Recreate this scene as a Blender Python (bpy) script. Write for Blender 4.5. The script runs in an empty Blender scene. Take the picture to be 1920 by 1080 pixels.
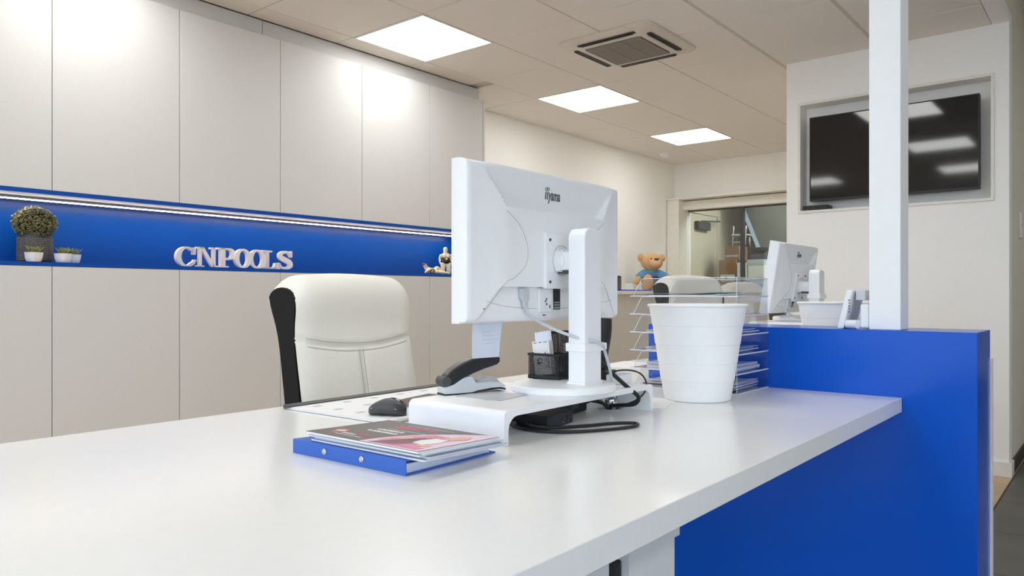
import bpy, bmesh, math, random
from math import sin, cos, pi, radians
from mathutils import Vector, Matrix, noise

random.seed(7)
SC = bpy.context.scene
COL = SC.collection
EYE = 1.04                     # eye height above the floor; desk tops are at 0.74

# ------------------------------------------------------------------ camera, world, light, exposure
cam = bpy.data.cameras.new('camera')
cam_ob = bpy.data.objects.new('camera', cam)
COL.objects.link(cam_ob)
cam_ob.location = (0, 0, EYE)
cam_ob.rotation_euler = (pi / 2, 0, radians(39.45))
cam.sensor_width = 36
cam.lens = 1402 / 1920 * 36
cam.shift_y = 13 / 1920
cam.clip_start = 0.02
SC.camera = cam_ob

world = bpy.data.worlds.new('daylight')
SC.world = world
world.use_nodes = True
world.node_tree.nodes['Background'].inputs[0].default_value = (0.74, 0.86, 1.0, 1)
world.node_tree.nodes['Background'].inputs[1].default_value = 1.8

SC.view_settings.view_transform = 'Standard'
SC.view_settings.look = 'None'
SC.view_settings.gamma = 1
SC.view_settings.exposure = 1.02
SC.view_settings.use_curve_mapping = False
SC.cycles.transparent_max_bounces = 40
SC.cycles.max_bounces = 14
SC.cycles.diffuse_bounces = 8
PANEL_STRENGTH = 4.5
PANEL_COLOR = (0.985, 1.0, 0.985)
LED_STRENGTH = 13.0


# ------------------------------------------------------------------ materials
def lin(c):
    return tuple((x / 255 / 12.92) if x / 255 <= 0.04045 else ((x / 255 + 0.055) / 1.055) ** 2.4 for x in c)


def mat(name, rgb, rough=0.5, metal=0.0, var=0.03, scale=30.0, bump=0.0, bscale=200.0, emit=None, estr=0.0,
        trans=0.0, ior=1.45, spec=0.5, coat=0.0, stretch=None, alpha=None):
    m = bpy.data.materials.new(name)
    m.use_nodes = True
    nt = m.node_tree
    b = nt.nodes['Principled BSDF']
    c = lin(rgb)
    tc = nt.nodes.new('ShaderNodeTexCoord')
    mp = nt.nodes.new('ShaderNodeMapping')
    nt.links.new(tc.outputs['Object'], mp.inputs['Vector'])
    if stretch:
        mp.inputs['Scale'].default_value = stretch
    n = nt.nodes.new('ShaderNodeTexNoise')
    n.inputs['Scale'].default_value = scale
    n.inputs['Detail'].default_value = 4
    nt.links.new(mp.outputs['Vector'], n.inputs['Vector'])
    r = nt.nodes.new('ShaderNodeValToRGB')
    r.color_ramp.elements[0].position = 0.3
    r.color_ramp.elements[1].position = 0.7
    r.color_ramp.elements[0].color = tuple(max(0, x * (1 - var)) for x in c) + (1,)
    r.color_ramp.elements[1].color = tuple(min(1, x * (1 + var)) for x in c) + (1,)
    nt.links.new(n.outputs['Fac'], r.inputs['Fac'])
    nt.links.new(r.outputs['Color'], b.inputs['Base Color'])
    b.inputs['Roughness'].default_value = rough
    b.inputs['Metallic'].default_value = metal
    b.inputs['IOR'].default_value = ior
    b.inputs['Specular IOR Level'].default_value = spec
    b.inputs['Transmission Weight'].default_value = trans
    b.inputs['Coat Weight'].default_value = coat
    if bump:
        n2 = nt.nodes.new('ShaderNodeTexNoise')
        n2.inputs['Scale'].default_value = bscale
        nt.links.new(mp.outputs['Vector'], n2.inputs['Vector'])
        bp = nt.nodes.new('ShaderNodeBump')
        bp.inputs['Strength'].default_value = bump
        bp.inputs['Distance'].default_value = 0.002
        nt.links.new(n2.outputs['Fac'], bp.inputs['Height'])
        nt.links.new(bp.outputs['Normal'], b.inputs['Normal'])
    if emit:
        b.inputs['Emission Color'].default_value = tuple(emit) + (1,)
        b.inputs['Emission Strength'].default_value = estr
    if alpha is not None:
        b.inputs['Alpha'].default_value = alpha
    return m


def clear_mat(name, rgb, glossy=0.06, dens=0.9):
    """clear sheet: mostly see-through with a fresnel reflection, so that light passes without caustics"""
    m = bpy.data.materials.new(name)
    m.use_nodes = True
    nt = m.node_tree
    nt.nodes.remove(nt.nodes['Principled BSDF'])
    out = nt.nodes['Material Output']
    t = nt.nodes.new('ShaderNodeBsdfTransparent')
    t.inputs[0].default_value = tuple(x * dens for x in lin(rgb)) + (1,)
    g = nt.nodes.new('ShaderNodeBsdfGlossy')
    g.inputs['Roughness'].default_value = 0.05
    f = nt.nodes.new('ShaderNodeFresnel')
    ge = nt.nodes.new('ShaderNodeNewGeometry')
    mi = nt.nodes.new('ShaderNodeMath')           # the sheet reflects alike from both of its sides
    mi.operation = 'MULTIPLY_ADD'
    mi.inputs[1].default_value = 1 / 1.45 - 1.45
    mi.inputs[2].default_value = 1.45
    nt.links.new(ge.outputs['Backfacing'], mi.inputs[0])
    nt.links.new(mi.outputs[0], f.inputs[0])
    n = nt.nodes.new('ShaderNodeTexNoise')
    n.inputs['Scale'].default_value = 8
    ma = nt.nodes.new('ShaderNodeMath')
    ma.operation = 'MULTIPLY_ADD'
    ma.inputs[1].default_value = glossy
    nt.links.new(n.outputs['Fac'], ma.inputs[0])
    nt.links.new(f.outputs[0], ma.inputs[2])
    mx = nt.nodes.new('ShaderNodeMixShader')
    nt.links.new(ma.outputs[0], mx.inputs[0])
    nt.links.new(t.outputs[0], mx.inputs[1])
    nt.links.new(g.outputs[0], mx.inputs[2])
    nt.links.new(mx.outputs[0], out.inputs['Surface'])
    return m


M = dict(
    wall=mat('wall_paint', (246, 244, 240), 0.9, var=0.008, bump=0.03, bscale=350),
    wall_grey=mat('wall_paint_greige', (224, 218, 202), 0.9, var=0.008, bump=0.03, bscale=350),
    ceil=mat('ceiling_tile_board', (232, 227, 221), 0.95, var=0.02, scale=160, bump=0.25, bscale=500),
    ceil_grid=mat('ceiling_grid', (205, 200, 186), 0.7),
    cab=mat('cabinet_front', (208, 206, 203), 0.6, var=0.012, scale=90, spec=0.3),
    cab_side=mat('cabinet_edge', (205, 199, 190), 0.5),
    blue=mat('blue_laminate', (0, 84, 198), 0.2, var=0.03, scale=6, spec=0.28),
    blue_niche=mat('blue_niche_paint', (6, 70, 156), 0.3, var=0.04, scale=5, spec=0.35),
    desk=mat('white_laminate', (238, 238, 237), 0.2, var=0.01, scale=60),
    white=mat('white_plastic', (240, 241, 243), 0.35, var=0.01),
    white_m=mat('white_matt_plastic', (243, 244, 245), 0.5, var=0.012),
    white_trim=mat('white_trim', (232, 228, 220), 0.5),
    steel_white=mat('white_lacquered_steel', (215, 217, 220), 0.4, var=0.01),
    black=mat('black_plastic', (30, 31, 33), 0.45, var=0.15),
    black_s=mat('black_gloss', (14, 14, 15), 0.16, var=0.1, scale=4),
    black_fab=mat('black_fabric', (20, 20, 22), 0.9, var=0.3, scale=300, bump=0.4, bscale=600),
    leather=mat('cream_leather', (236, 233, 223), 0.55, var=0.02, scale=200, bump=0.25, bscale=450),
    stitch=mat('stitch_thread', (176, 172, 160), 0.8),
    chrome=mat('chrome', (215, 215, 215), 0.15, 1.0),
    grey=mat('grey_plastic', (176, 178, 180), 0.45),
    lgrey=mat('light_grey_plastic', (200, 204, 208), 0.4, var=0.02),
    dgrey=mat('dark_grey_plastic', (72, 73, 74), 0.45, var=0.08),
    logo=mat('logo_grey_ink', (84, 94, 102), 0.6),
    ink=mat('dark_ink', (40, 42, 46), 0.7),
    paper=mat('paper', (236, 236, 237), 0.85, var=0.01, scale=40),
    paper_b=mat('paper_cool', (216, 222, 236), 0.85, var=0.02, scale=40),
    paper_g=mat('paper_grey', (186, 192, 200), 0.8, var=0.03, scale=40),
    green=mat('green_folder', (104, 178, 140), 0.6),
    yellow=mat('yellow_tab', (214, 222, 70), 0.6),
    binder=mat('blue_binder_card', (56, 102, 190), 0.5, var=0.05, scale=200, bump=0.1, bscale=500),
    binder_in=mat('binder_lining', (38, 66, 140), 0.6),
    cover=mat('magazine_cover_taupe', (98, 92, 88), 0.4, var=0.02),
    pink=mat('print_pink', (218, 132, 164), 0.45, var=0.12, scale=25),
    palepink=mat('print_pale_pink', (234, 206, 224), 0.45, var=0.03, scale=12),
    magenta=mat('print_magenta', (226, 92, 128), 0.45),
    skin=mat('print_skin_tone', (226, 180, 160), 0.5, var=0.1),
    brown=mat('brown_card', (92, 72, 66), 0.5, var=0.12, scale=40),
    tan=mat('teddy_plush', (206, 168, 122), 0.95, var=0.14, scale=120, bump=0.9, bscale=260),
    tan_l=mat('teddy_plush_light', (222, 180, 140), 0.95, var=0.08, scale=120, bump=0.8, bscale=260),
    tan_in=mat('teddy_paw_pad', (208, 162, 116), 0.9, var=0.08, scale=120, bump=0.5, bscale=260),
    shirt=mat('blue_knit', (100, 148, 192), 0.9, var=0.12, scale=60, bump=0.5, bscale=160),
    fleece=mat('cream_fleece', (236, 228, 212), 0.95, var=0.05, scale=120, bump=1.0, bscale=160),
    pot_dark=mat('dark_grey_glazed_pot', (58, 56, 56), 0.4, var=0.1, scale=80),
    pot_white=mat('white_ceramic', (232, 228, 228), 0.35),
    soil=mat('potting_soil', (40, 32, 24), 0.95, var=0.3),
    leaf=mat('box_leaf', (128, 124, 78), 0.45, var=0.55, scale=22),
    leaf_s=mat('succulent_leaf', (124, 126, 76), 0.5, var=0.3, scale=40),
    letter=mat('white_letter_board', (236, 226, 222), 0.6, var=0.01),
    china=mat('cream_ceramic', (236, 222, 184), 0.25, var=0.03),
    china_p=mat('flesh_ceramic', (222, 176, 140), 0.3, var=0.05),
    wood=mat('oak_laminate', (206, 180, 150), 0.45, var=0.16, scale=9, stretch=(1, 9, 9)),
    floor_tile=mat('grey_floor_tile', (104, 102, 98), 0.5, var=0.12, scale=5, bump=0.1, bscale=60),
    grout=mat('grout', (80, 78, 74), 0.9),
    skirt_dark=mat('dark_tile_skirting', (64, 60, 56), 0.5, var=0.1),
    acbeige=mat('ac_casing', (216, 208, 198), 0.5),
    ac_dark=mat('ac_slot_dark', (52, 50, 46), 0.7),
    ac_grille=mat('ac_grille', (150, 142, 134), 0.6),
    screen=mat('tv_screen', (7, 8, 10), 0.055, var=0.1, spec=0.75),
    carton=mat('brown_cardboard', (150, 116, 88), 0.9, var=0.06),
    carton2=mat('dark_cardboard', (132, 96, 76), 0.9, var=0.06),
    store_wall=mat('storeroom_wall', (200, 192, 176), 0.9),
    store_dark=mat('storeroom_dark_panel', (84, 84, 80), 0.8),
    lblue=mat('pale_blue_edge', (150, 168, 190), 0.6),
    acrylic=clear_mat('clear_acrylic', (250, 251, 253), 0.03, 0.985),
    glass=clear_mat('clear_glass', (226, 230, 226), 0.06, 0.93),
    acr_edge=mat('acrylic_edge', (226, 230, 238), 0.2, var=0.02),
    pouch=mat('grey_translucent_sheet', (196, 200, 206), 0.25, var=0.05, scale=12),
    panel=mat('led_panel_diffuser', (250, 250, 245), 0.5, emit=PANEL_COLOR, estr=PANEL_STRENGTH),
    panel_fill=mat('storeroom_fill_diffuser', (250, 250, 245), 0.5, emit=PANEL_COLOR, estr=26.0),  # glow of the added storeroom fill lamp
    led=mat('led_strip_diffuser', (250, 245, 230), 0.5, emit=(1.0, 0.86, 0.66), estr=LED_STRENGTH),
)


# ------------------------------------------------------------------ mesh helpers
class MB:
    """collects shapes into one mesh"""
    def __init__(s):
        s.bm = bmesh.new()

    def quad(s, pts):
        vs = [s.bm.verts.new(p) for p in pts]
        s.bm.faces.new(vs)
        return s

    def box(s, x0, x1, y0, y1, z0, z1, bev=0.0, seg=2):
        vs = [s.bm.verts.new((x, y, z)) for x in (x0, x1) for y in (y0, y1) for z in (z0, z1)]
        idx = [(0, 1, 3, 2), (4, 6, 7, 5), (0, 4, 5, 1), (2, 3, 7, 6), (0, 2, 6, 4), (1, 5, 7, 3)]
        fs = [s.bm.faces.new([vs[i] for i in f]) for f in idx]
        if bev:
            es = list({e for f in fs for e in f.edges})
            bmesh.ops.bevel(s.bm, geom=es, offset=bev, segments=seg, affect='EDGES', profile=0.5)
        return s

    def prism(s, poly, axis, lo, hi):
        """poly in the two other axes: x -> (y,z), y -> (x,z), z -> (x,y)"""
        def pt(a, b, h):
            return {'x': (h, a, b), 'y': (a, h, b), 'z': (a, b, h)}[axis]
        A = [s.bm.verts.new(pt(a, b, lo)) for a, b in poly]
        B = [s.bm.verts.new(pt(a, b, hi)) for a, b in poly]
        n = len(poly)
        fs = [s.bm.faces.new(A), s.bm.faces.new(list(reversed(B)))]
        for i in range(n):
            fs.append(s.bm.faces.new((A[i], B[i], B[(i + 1) % n], A[(i + 1) % n])))
        bmesh.ops.recalc_face_normals(s.bm, faces=fs)
        return s

    def rings(s, rs, cap=True, closed=True):
        """skin a list of vertex rings"""
        R = [[s.bm.verts.new(p) for p in r] for r in rs]
        fs = []
        for a, b in zip(R, R[1:]):
            n = len(a)
            for i in range(n if closed else n - 1):
                j = (i + 1) % n
                fs.append(s.bm.faces.new((a[i], a[j], b[j], b[i])))
        if cap:
            fs.append(s.bm.faces.new(list(reversed(R[0]))))
            fs.append(s.bm.faces.new(R[-1]))
        bmesh.ops.recalc_face_normals(s.bm, faces=fs)
        return s

    def lathe(s, prof, c=(0, 0, 0), n=32, cap=False):
        rs = []
        for r, z in prof:
            rs.append([(c[0] + r * cos(2 * pi * i / n), c[1] + r * sin(2 * pi * i / n), c[2] + z) for i in range(n)])
        return s.rings(rs, cap)

    def cyl(s, p0, p1, r, n=16, r1=None):
        p0, p1 = Vector(p0), Vector(p1)
        d = (p1 - p0).normalized()
        u = d.orthogonal().normalized()
        v = d.cross(u)
        r1 = r if r1 is None else r1
        rs = []
        for p, q in ((p0, r), (p1, r1)):
            rs.append([tuple(p + u * q * cos(2 * pi * i / n) + v * q * sin(2 * pi * i / n)) for i in range(n)])
        return s.rings(rs)

    def tube(s, pts, r, n=8, sub=6, flat=1.0):
        P = smooth_path(pts, sub) if sub else [Vector(p) for p in pts]
        rs = []
        u = None
        for i, p in enumerate(P):
            d = (P[min(i + 1, len(P) - 1)] - P[max(i - 1, 0)]).normalized()
            if u is None:
                u = d.orthogonal().normalized()
            else:
                u = (u - d * u.dot(d)).normalized()
            v = d.cross(u)
            rr = r(i / (len(P) - 1)) if callable(r) else r
            rs.append([tuple(p + u * rr * cos(2 * pi * k / n) + v * rr * flat * sin(2 * pi * k / n)) for k in range(n)])
        return s.rings(rs)

    def ball(s, c, r, n=16, m=10):
        if not isinstance(r, (tuple, list)):
            r = (r, r, r)
        g = bmesh.ops.create_uvsphere(s.bm, u_segments=n, v_segments=m, radius=1)
        for v in g['verts']:
            v.co = Vector((v.co.x * r[0] + c[0], v.co.y * r[1] + c[1], v.co.z * r[2] + c[2]))
        return s

    def mesh(s, me, mtx=None):
        k = len(s.bm.verts)
        s.bm.from_mesh(me)
        s.bm.verts.ensure_lookup_table()
        if mtx:
            for v in s.bm.verts[k:]:
                v.co = mtx @ v.co
        return s

    def xform(s, mtx):
        bmesh.ops.transform(s.bm, matrix=mtx, verts=s.bm.verts)
        return s

    def build(s, name, m, parent=None, smooth=False, bevel=0.0, seg=2, label=None, stuff=False, loc=None, auto=None):
        me = bpy.data.meshes.new(name)
        s.bm.normal_update()
        if smooth:
            for f in s.bm.faces:
                f.smooth = True
        s.bm.to_mesh(me)
        s.bm.free()
        me.materials.append(M[m] if isinstance(m, str) else m)
        if smooth and auto:
            me.set_sharp_from_angle(angle=radians(auto))
        o = bpy.data.objects.new(name, me)
        COL.objects.link(o)
        if parent:
            o.parent = parent
        if loc:
            o.location = loc
        if bevel:
            b = o.modifiers.new('bevel', 'BEVEL')
            b.width = bevel
            b.segments = seg
            b.limit_method = 'ANGLE'
            b.angle_limit = radians(40)
        if label:
            o['label'] = label
        if stuff:
            o['kind'] = 'stuff'
        return o


def smooth_path(pts, sub=6):
    P = [Vector(p) for p in pts]
    if len(P) < 3:
        return P
    Q = [P[0] * 2 - P[1]] + P + [P[-1] * 2 - P[-2]]
    out = []
    for i in range(1, len(Q) - 2):
        a, b, c, d = Q[i - 1:i + 3]
        for k in range(sub):
            t = k / sub
            out.append(0.5 * ((2 * b) + (c - a) * t + (2 * a - 5 * b + 4 * c - d) * t * t + (3 * b - a - 3 * c + d) * t ** 3))
    out.append(P[-1])
    return out


def rrect(w, h, r, n=5):
    """rounded rectangle outline centred on the origin"""
    pts = []
    for cx, cy, a0 in ((w / 2 - r, h / 2 - r, 0), (-w / 2 + r, h / 2 - r, 90), (-w / 2 + r, -h / 2 + r, 180), (w / 2 - r, -h / 2 + r, 270)):
        for k in range(n + 1):
            a = radians(a0 + 90 * k / n)
            pts.append((cx + r * cos(a), cy + r * sin(a)))
    return pts


def tag(o, label, cat, group=None):
    o['label'] = label
    o['category'] = cat
    if group:
        o['group'] = group
    return o


def thing(name, label, cat, loc=(0, 0, 0), rz=0.0, group=None):
    o = bpy.data.objects.new(name, None)
    o.empty_display_size = 0.05
    COL.objects.link(o)
    o.location = loc
    o.rotation_euler = (0, 0, rz)
    return tag(o, label, cat, group)


def struct(o):
    o['kind'] = 'structure'
    return o


def dup(o, parent=None):
    c = o.copy()
    COL.objects.link(c)
    if parent:
        c.parent = parent
    for ch in list(o.children):
        dup(ch, c)
    return c


def place(o, loc, rz=0.0, label=None, group=None):
    o.location = loc
    o.rotation_euler = (0, 0, rz)
    if label:
        o['label'] = label
    if group:
        o['group'] = group
    return o


def text_mesh(body, size=1.0, extrude=0.0, bold=0.0, xs=1.0, align='CENTER'):
    cu = bpy.data.curves.new('txt', 'FONT')
    cu.body = body
    cu.size = size
    cu.extrude = extrude
    cu.offset = bold
    cu.align_x = align
    cu.resolution_u = 4
    o = bpy.data.objects.new('txt', cu)
    COL.objects.link(o)
    dg = bpy.context.evaluated_depsgraph_get()
    me = bpy.data.meshes.new_from_object(o.evaluated_get(dg))
    bpy.data.objects.remove(o)
    bpy.data.curves.remove(cu)
    for v in me.vertices:
        v.co.x *= xs
    return me


def remeshed(mb, voxel, smooth_iter=4):
    """one continuous skin around overlapping blobs"""
    me = bpy.data.meshes.new('blob')
    mb.bm.to_mesh(me)
    mb.bm.free()
    o = bpy.data.objects.new('blob', me)
    COL.objects.link(o)
    r = o.modifiers.new('r', 'REMESH')
    r.mode = 'VOXEL'
    r.voxel_size = voxel
    s = o.modifiers.new('s', 'SMOOTH')
    s.iterations = smooth_iter
    s.factor = 0.6
    dg = bpy.context.evaluated_depsgraph_get()
    out = bpy.data.meshes.new_from_object(o.evaluated_get(dg))
    bpy.data.objects.remove(o)
    b = MB()
    b.bm.from_mesh(out)
    return b


# basis that puts flat XY shapes on other planes: columns are images of x, y, z
def basis(x, y, z, o=(0, 0, 0)):
    m = Matrix.Identity(4)
    for i in range(3):
        m[i][0], m[i][1], m[i][2], m[i][3] = x[i], y[i], z[i], o[i]
    return m


FACE_PX = ((0, 1, 0), (0, 0, 1), (1, 0, 0))       # a shape read by someone looking towards -x
FACE_NY = ((1, 0, 0), (0, 0, 1), (0, -1, 0))      # a shape read by someone looking towards +y

# ------------------------------------------------------------------ setting
CEIL = 2.60
XL, XD, XB = -4.19, -3.75, -3.79       # left wall, cabinet doors, bulkhead above the doors
YF = 8.16                              # far wall
YT = 5.093                             # wall with the television
G0X, G0Y, GP = -3.625, 2.89, 0.605     # ceiling grid

floor = struct(MB().box(-4.3, 3.2, -2.8, 11.2, -0.12, -0.012).build('floor', 'grout'))
pl = MB().box(-0.094, 0.094, -0.6, 0.6, -0.012, 0, 0.0015, 1).build('floor_plank', 'wood', floor)
base_me = pl.data
first = True
for i in range(7):
    x = -0.601 - i * 0.19
    for k in range(3):
        o = pl if first else bpy.data.objects.new('floor_plank', base_me)
        if not first:
            COL.objects.link(o)
            o.parent = floor
        first = False
        o.location = (x, 2.75 + k * 1.203 + (i % 3) * 0.4 - 0.4, 0)
MB().box(-4.3, -1.85, -2.8, 11.2, -0.012, 0).build('laminate_field', 'wood', floor)
MB().box(-1.85, -0.506, -2.8, 1.75, -0.012, 0).build('laminate_field', 'wood', floor)
MB().box(-1.85, -0.506, 5.1, 11.2, -0.012, 0).build('laminate_field', 'wood', floor)
MB().box(-1.85, -0.506, 1.75, 5.1, -0.012, -0.0015).build('laminate_field', 'wood', floor)
tl = MB().box(-0.298, 0.298, -0.298, 0.298, -0.012, 0, 0.001, 1).build('floor_tile', 'floor_tile', floor)
first = True
for i in range(4):
    for k in range(14):
        o = tl if first else tl.copy()
        if not first:
            COL.objects.link(o)
        first = False
        o.location = (-0.2 + i * 0.6, 0.0 + k * 0.6, 0)
MB().box(1.9, 3.2, -2.8, 11.2, -0.012, 0).build('tile_field', 'floor_tile', floor)
MB().box(-0.5, 1.9, -2.8, -0.3, -0.012, 0).build('tile_field', 'floor_tile', floor)
MB().box(-0.5, 1.9, 8.1, 11.2, -0.012, 0).build('tile_field', 'floor_tile', floor)

# ceiling: backing, tiles laid in the grid, rails that show between them
ceiling = struct(MB().box(-4.3, -0.6, -2.8, 8.26, CEIL + 0.012, CEIL + 0.06).build('ceiling', 'ceil_grid'))
LIGHT_CELLS = [(0, 0), (0, 3), (0, 6), (0, -3), (0, -6), (3, -3), (3, -6), (3, 0)]
tile_me = {}


def tile(x0, x1, y0, y1):
    key = (round(x1 - x0, 3), round(y1 - y0, 3))
    if key not in tile_me:
        w, h = key[0] / 2, key[1] / 2
        b = MB().box(-w, w, -h, h, 0, 0.012, 0.003, 1)
        o = b.build('ceiling_tile', 'ceil', ceiling)
        tile_me[key] = o.data
    else:
        o = bpy.data.objects.new('ceiling_tile', tile_me[key])
        COL.objects.link(o)
        o.parent = ceiling
    o.location = ((x0 + x1) / 2, (y0 + y1) / 2, CEIL)


for j in range(-9, 9):
    y0, y1 = G0Y + j * GP, G0Y + (j + 1) * GP
    ya, yb = y0 + 0.003, min(y1 - 0.003, 8.155)
    for i in range(5):
        if (i, j) in LIGHT_CELLS:
            continue
        x0, x1 = G0X + i * GP, G0X + (i + 1) * GP
        xa, xb = x0 + (0.010 if i in (3, 4) else 0.003), x1 - (0.010 if i in (2, 3) else 0.003)
        tile(xa, xb, ya, yb)
    if y0 < 4.0:
        tile(XB + 0.006, G0X - 0.003, ya, yb)
    else:
        tile(XL + 0.004, G0X - 0.003, max(ya, 4.2), yb)
MB().box(-0.6, -0.52, -2.8, YT, CEIL, CEIL + 0.06).build('plaster_band', 'wall', ceiling)
for i in (3, 4):
    x = G0X + i * GP
    MB().box(x - 0.0095, x + 0.0095, -2.5, YF - 0.01 if i == 3 else YT - 0.01, CEIL + 0.0025, CEIL + 0.0115).build('ceiling_rail', 'ceil_grid', ceiling)
struct(MB().box(-0.66, 3.2, -2.8, 11.2, 2.90, 2.96).build('ceiling_entrance', 'wall'))

# walls
struct(MB().box(XL - 0.1, XL, -2.8, YF + 0.1, 0, 2.66).build('wall_left', 'wall'))
b = MB()
b.box(XL, -4.03, YF, YF + 0.1, 0, 2.66)
b.box(-4.03, -1.60, YF, YF + 0.1, 2.04, 2.66)
struct(b.build('wall_back', 'wall'))
RX0, RX1, RZ0, RZ1 = -1.688, -0.607, EYE + 0.56, EYE + 1.264      # recess that holds the television
b = MB()
b.box(-1.782, RX0, YT, YT + 0.12, 0, 2.66)
b.box(RX1, -0.52, YT, YT + 0.12, 0, 2.66)
b.box(RX0, RX1, YT, YT + 0.12, 0, RZ0)
b.box(RX0, RX1, YT, YT + 0.12, RZ1, 2.66)
b.box(-1.782, -0.62, YT + 0.12, YT + 0.14, 0, 2.66)
b.box(-1.782, -1.70, YT + 0.14, 11.2, 0, 2.66)
struct(b.build('wall_inner', 'wall'))
struct(MB().box(-0.62, -0.52, YT + 0.12, 11.2, 0, 2.9).build('wall_passage', 'wall_grey'))
struct(MB().box(-0.60, -0.52, -2.8, YT + 0.12, 2.66, 2.9).build('wall_upstand', 'wall_grey'))
b = MB()
b.box(3.2, 3.3, -2.8, -1.8, 0, 2.96)
b.box(3.2, 3.3, 4.2, 11.2, 0, 2.96)
b.box(3.2, 3.3, -1.8, 4.2, 2.5, 2.96)
b.box(3.2, 3.3, 0.6, 4.2, 0, 2.5)
struct(b.build('wall_right', 'wall'))
b = MB()
b.box(-4.3, -3.2, -2.9, -2.8, 0, 2.96)
b.box(-3.2, 2.8, -2.9, -2.8, 2.5, 2.96)
b.box(2.8, 3.3, -2.9, -2.8, 0, 2.96)
struct(b.build('wall_front', 'wall'))
pv = MB().box(-25, 25, -25, 25, -0.5, -0.14)
struct(pv.build('unseen_ground', mat('grey_pavement', (120, 118, 114), 0.9, var=0.1, scale=2)))  # unseen slab, added to block daylight coming from below
struct(MB().box(-0.62, 3.3, 11.2, 11.3, 0, 2.96).build('wall_end', 'wall_grey'))
# skirtings
b = MB().box(-1.782, -0.505, YT - 0.014, YT - 0.001, 0, 0.085, 0.002, 1)
struct(b.build('baseboard_inner', 'white_trim'))
b = MB().box(-0.519, -0.505, YT - 0.013, YT + 0.10, 0, 0.085)
struct(b.build('baseboard_corner', 'white_trim'))
b = MB()
for k in range(8):
    b.box(-0.519, -0.508, YT + 0.103 + k * 0.6, YT + 0.70 + k * 0.6, 0, 0.08)
struct(b.build('baseboard_passage', 'skirt_dark'))

# frame around the television recess
b = MB()
x0, x1, z0, z1 = -1.704, -0.591, EYE + 0.544, EYE + 1.280
t = 0.017
b.box(x0, x1, YT - 0.012, YT + 0.004, z1 - t, z1)
b.box(x0, x1, YT - 0.012, YT + 0.004, z0, z0 + t)
b.box(x0, x0 + t, YT - 0.012, YT + 0.004, z0 + t, z1 - t)
b.box(x1 - t, x1, YT - 0.012, YT + 0.004, z0 + t, z1 - t)
struct(b.build('trim_1', 'white_trim', bevel=0.001, seg=1))

# portal of the far glazed partition
b = MB()
b.box(XL + 0.01, -4.03, 7.95, YF - 0.001, 0, EYE + 1.11)
b.box(-4.03, -1.783, 8.08, YF - 0.001, EYE + 0.998, EYE + 1.10)
struct(b.build('trim_2', 'white_trim', bevel=0.002, seg=1))
struct(MB().box(XL + 0.01, -1.783, 7.93, YF - 0.001, EYE + 1.11, EYE + 1.125).build('trim_3', 'white_trim'))
w = struct(MB().box(-4.03, -1.80, 8.185, 8.225, 2.025, 2.04).build('window_1', 'dgrey'))
MB().box(-3.385, -3.345, 8.18, 8.23, 0, 2.025).build('mullion', 'dgrey', w)
MB().box(-4.03, -3.385, 8.20, 8.208, 0, 2.025).build('pane', 'glass', w)
MB().box(-3.345, -1.80, 8.20, 8.208, 0, 2.025).build('pane', 'glass', w)

# storeroom behind the glass
struct(MB().box(XL - 0.1, XL, YF + 0.1, 11.2, 0, 2.66).build('wall_storeroom_left', 'store_wall'))
struct(MB().box(XL - 0.1, -1.7, 11.2, 11.3, 0, 2.66).build('wall_storeroom_back', 'store_wall'))
struct(MB().box(XL - 0.1, -1.7, YF + 0.1, 11.3, 2.56, 2.66).build('ceiling_storeroom', 'store_wall'))
d1 = struct(MB().box(XL + 0.002, XL + 0.03, 8.50, 9.28, 0, 2.06, 0.003, 1).build('door_1', 'store_wall'))
b = MB()
b.box(XL, XL + 0.045, 8.42, 8.50, 0, 2.14)
b.box(XL, XL + 0.045, 9.28, 9.36, 0, 2.14)
b.box(XL, XL + 0.045, 8.50, 9.28, 2.06, 2.14)
b.build('door_frame', 'store_wall', d1)
dc = MB().box(XL + 0.03, XL + 0.09, 8.62, 8.98, 1.86, 1.96, 0.01).build('door_closer', 'dgrey', d1)
MB().tube([(XL + 0.07, 8.75, 1.965), (XL + 0.20, 9.0, 1.97), (XL + 0.08, 9.22, 2.0)], 0.012, 6, 0).build('closer_arm', 'dgrey', dc)
b = MB().cyl((XL + 0.03, 9.2, 1.02), (XL + 0.08, 9.2, 1.02), 0.011, 10).cyl((XL + 0.08, 9.2, 1.02), (XL + 0.08, 9.07, 1.02), 0.01, 10)
b.build('door_handle', 'chrome', d1)


# ------------------------------------------------------------------ ceiling lights, air conditioner, detector
def light_panel(i, j, label, group):
    x = G0X + (i + 0.5) * GP
    y = G0Y + (j + 0.5) * GP
    t = thing('ceiling_light', label, 'ceiling light', (x, y, CEIL), 0, group)
    b = MB()
    h = GP / 2 - 0.002
    for s in (-1, 1):
        b.box(-h, h, s * h - (0.012 if s > 0 else 0), s * h + (0.012 if s < 0 else 0), -0.004, 0.010)
        b.box(s * h - (0.012 if s > 0 else 0), s * h + (0.012 if s < 0 else 0), -h + 0.012, h - 0.012, -0.004, 0.010)
    b.build('frame', 'white_trim', t)
    q = h - 0.012
    b = MB().prism(rrect(2 * q, 2 * q, 0.012, 3), 'z', -0.003, 0.008)
    b.build('diffuser', 'panel', t)


LBL = {(0, 0): 'square glowing ceiling panel nearest the camera, above the wall cabinets',
       (0, 3): 'square glowing ceiling panel in the middle of the row, beside the cassette unit',
       (0, 6): 'square glowing ceiling panel farthest away, towards the glazed partition'}
for c in LIGHT_CELLS:
    light_panel(c[0], c[1], LBL.get(c, 'square glowing ceiling panel over the front of the room, behind the camera'),
                'square light panels in the ceiling')

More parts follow.
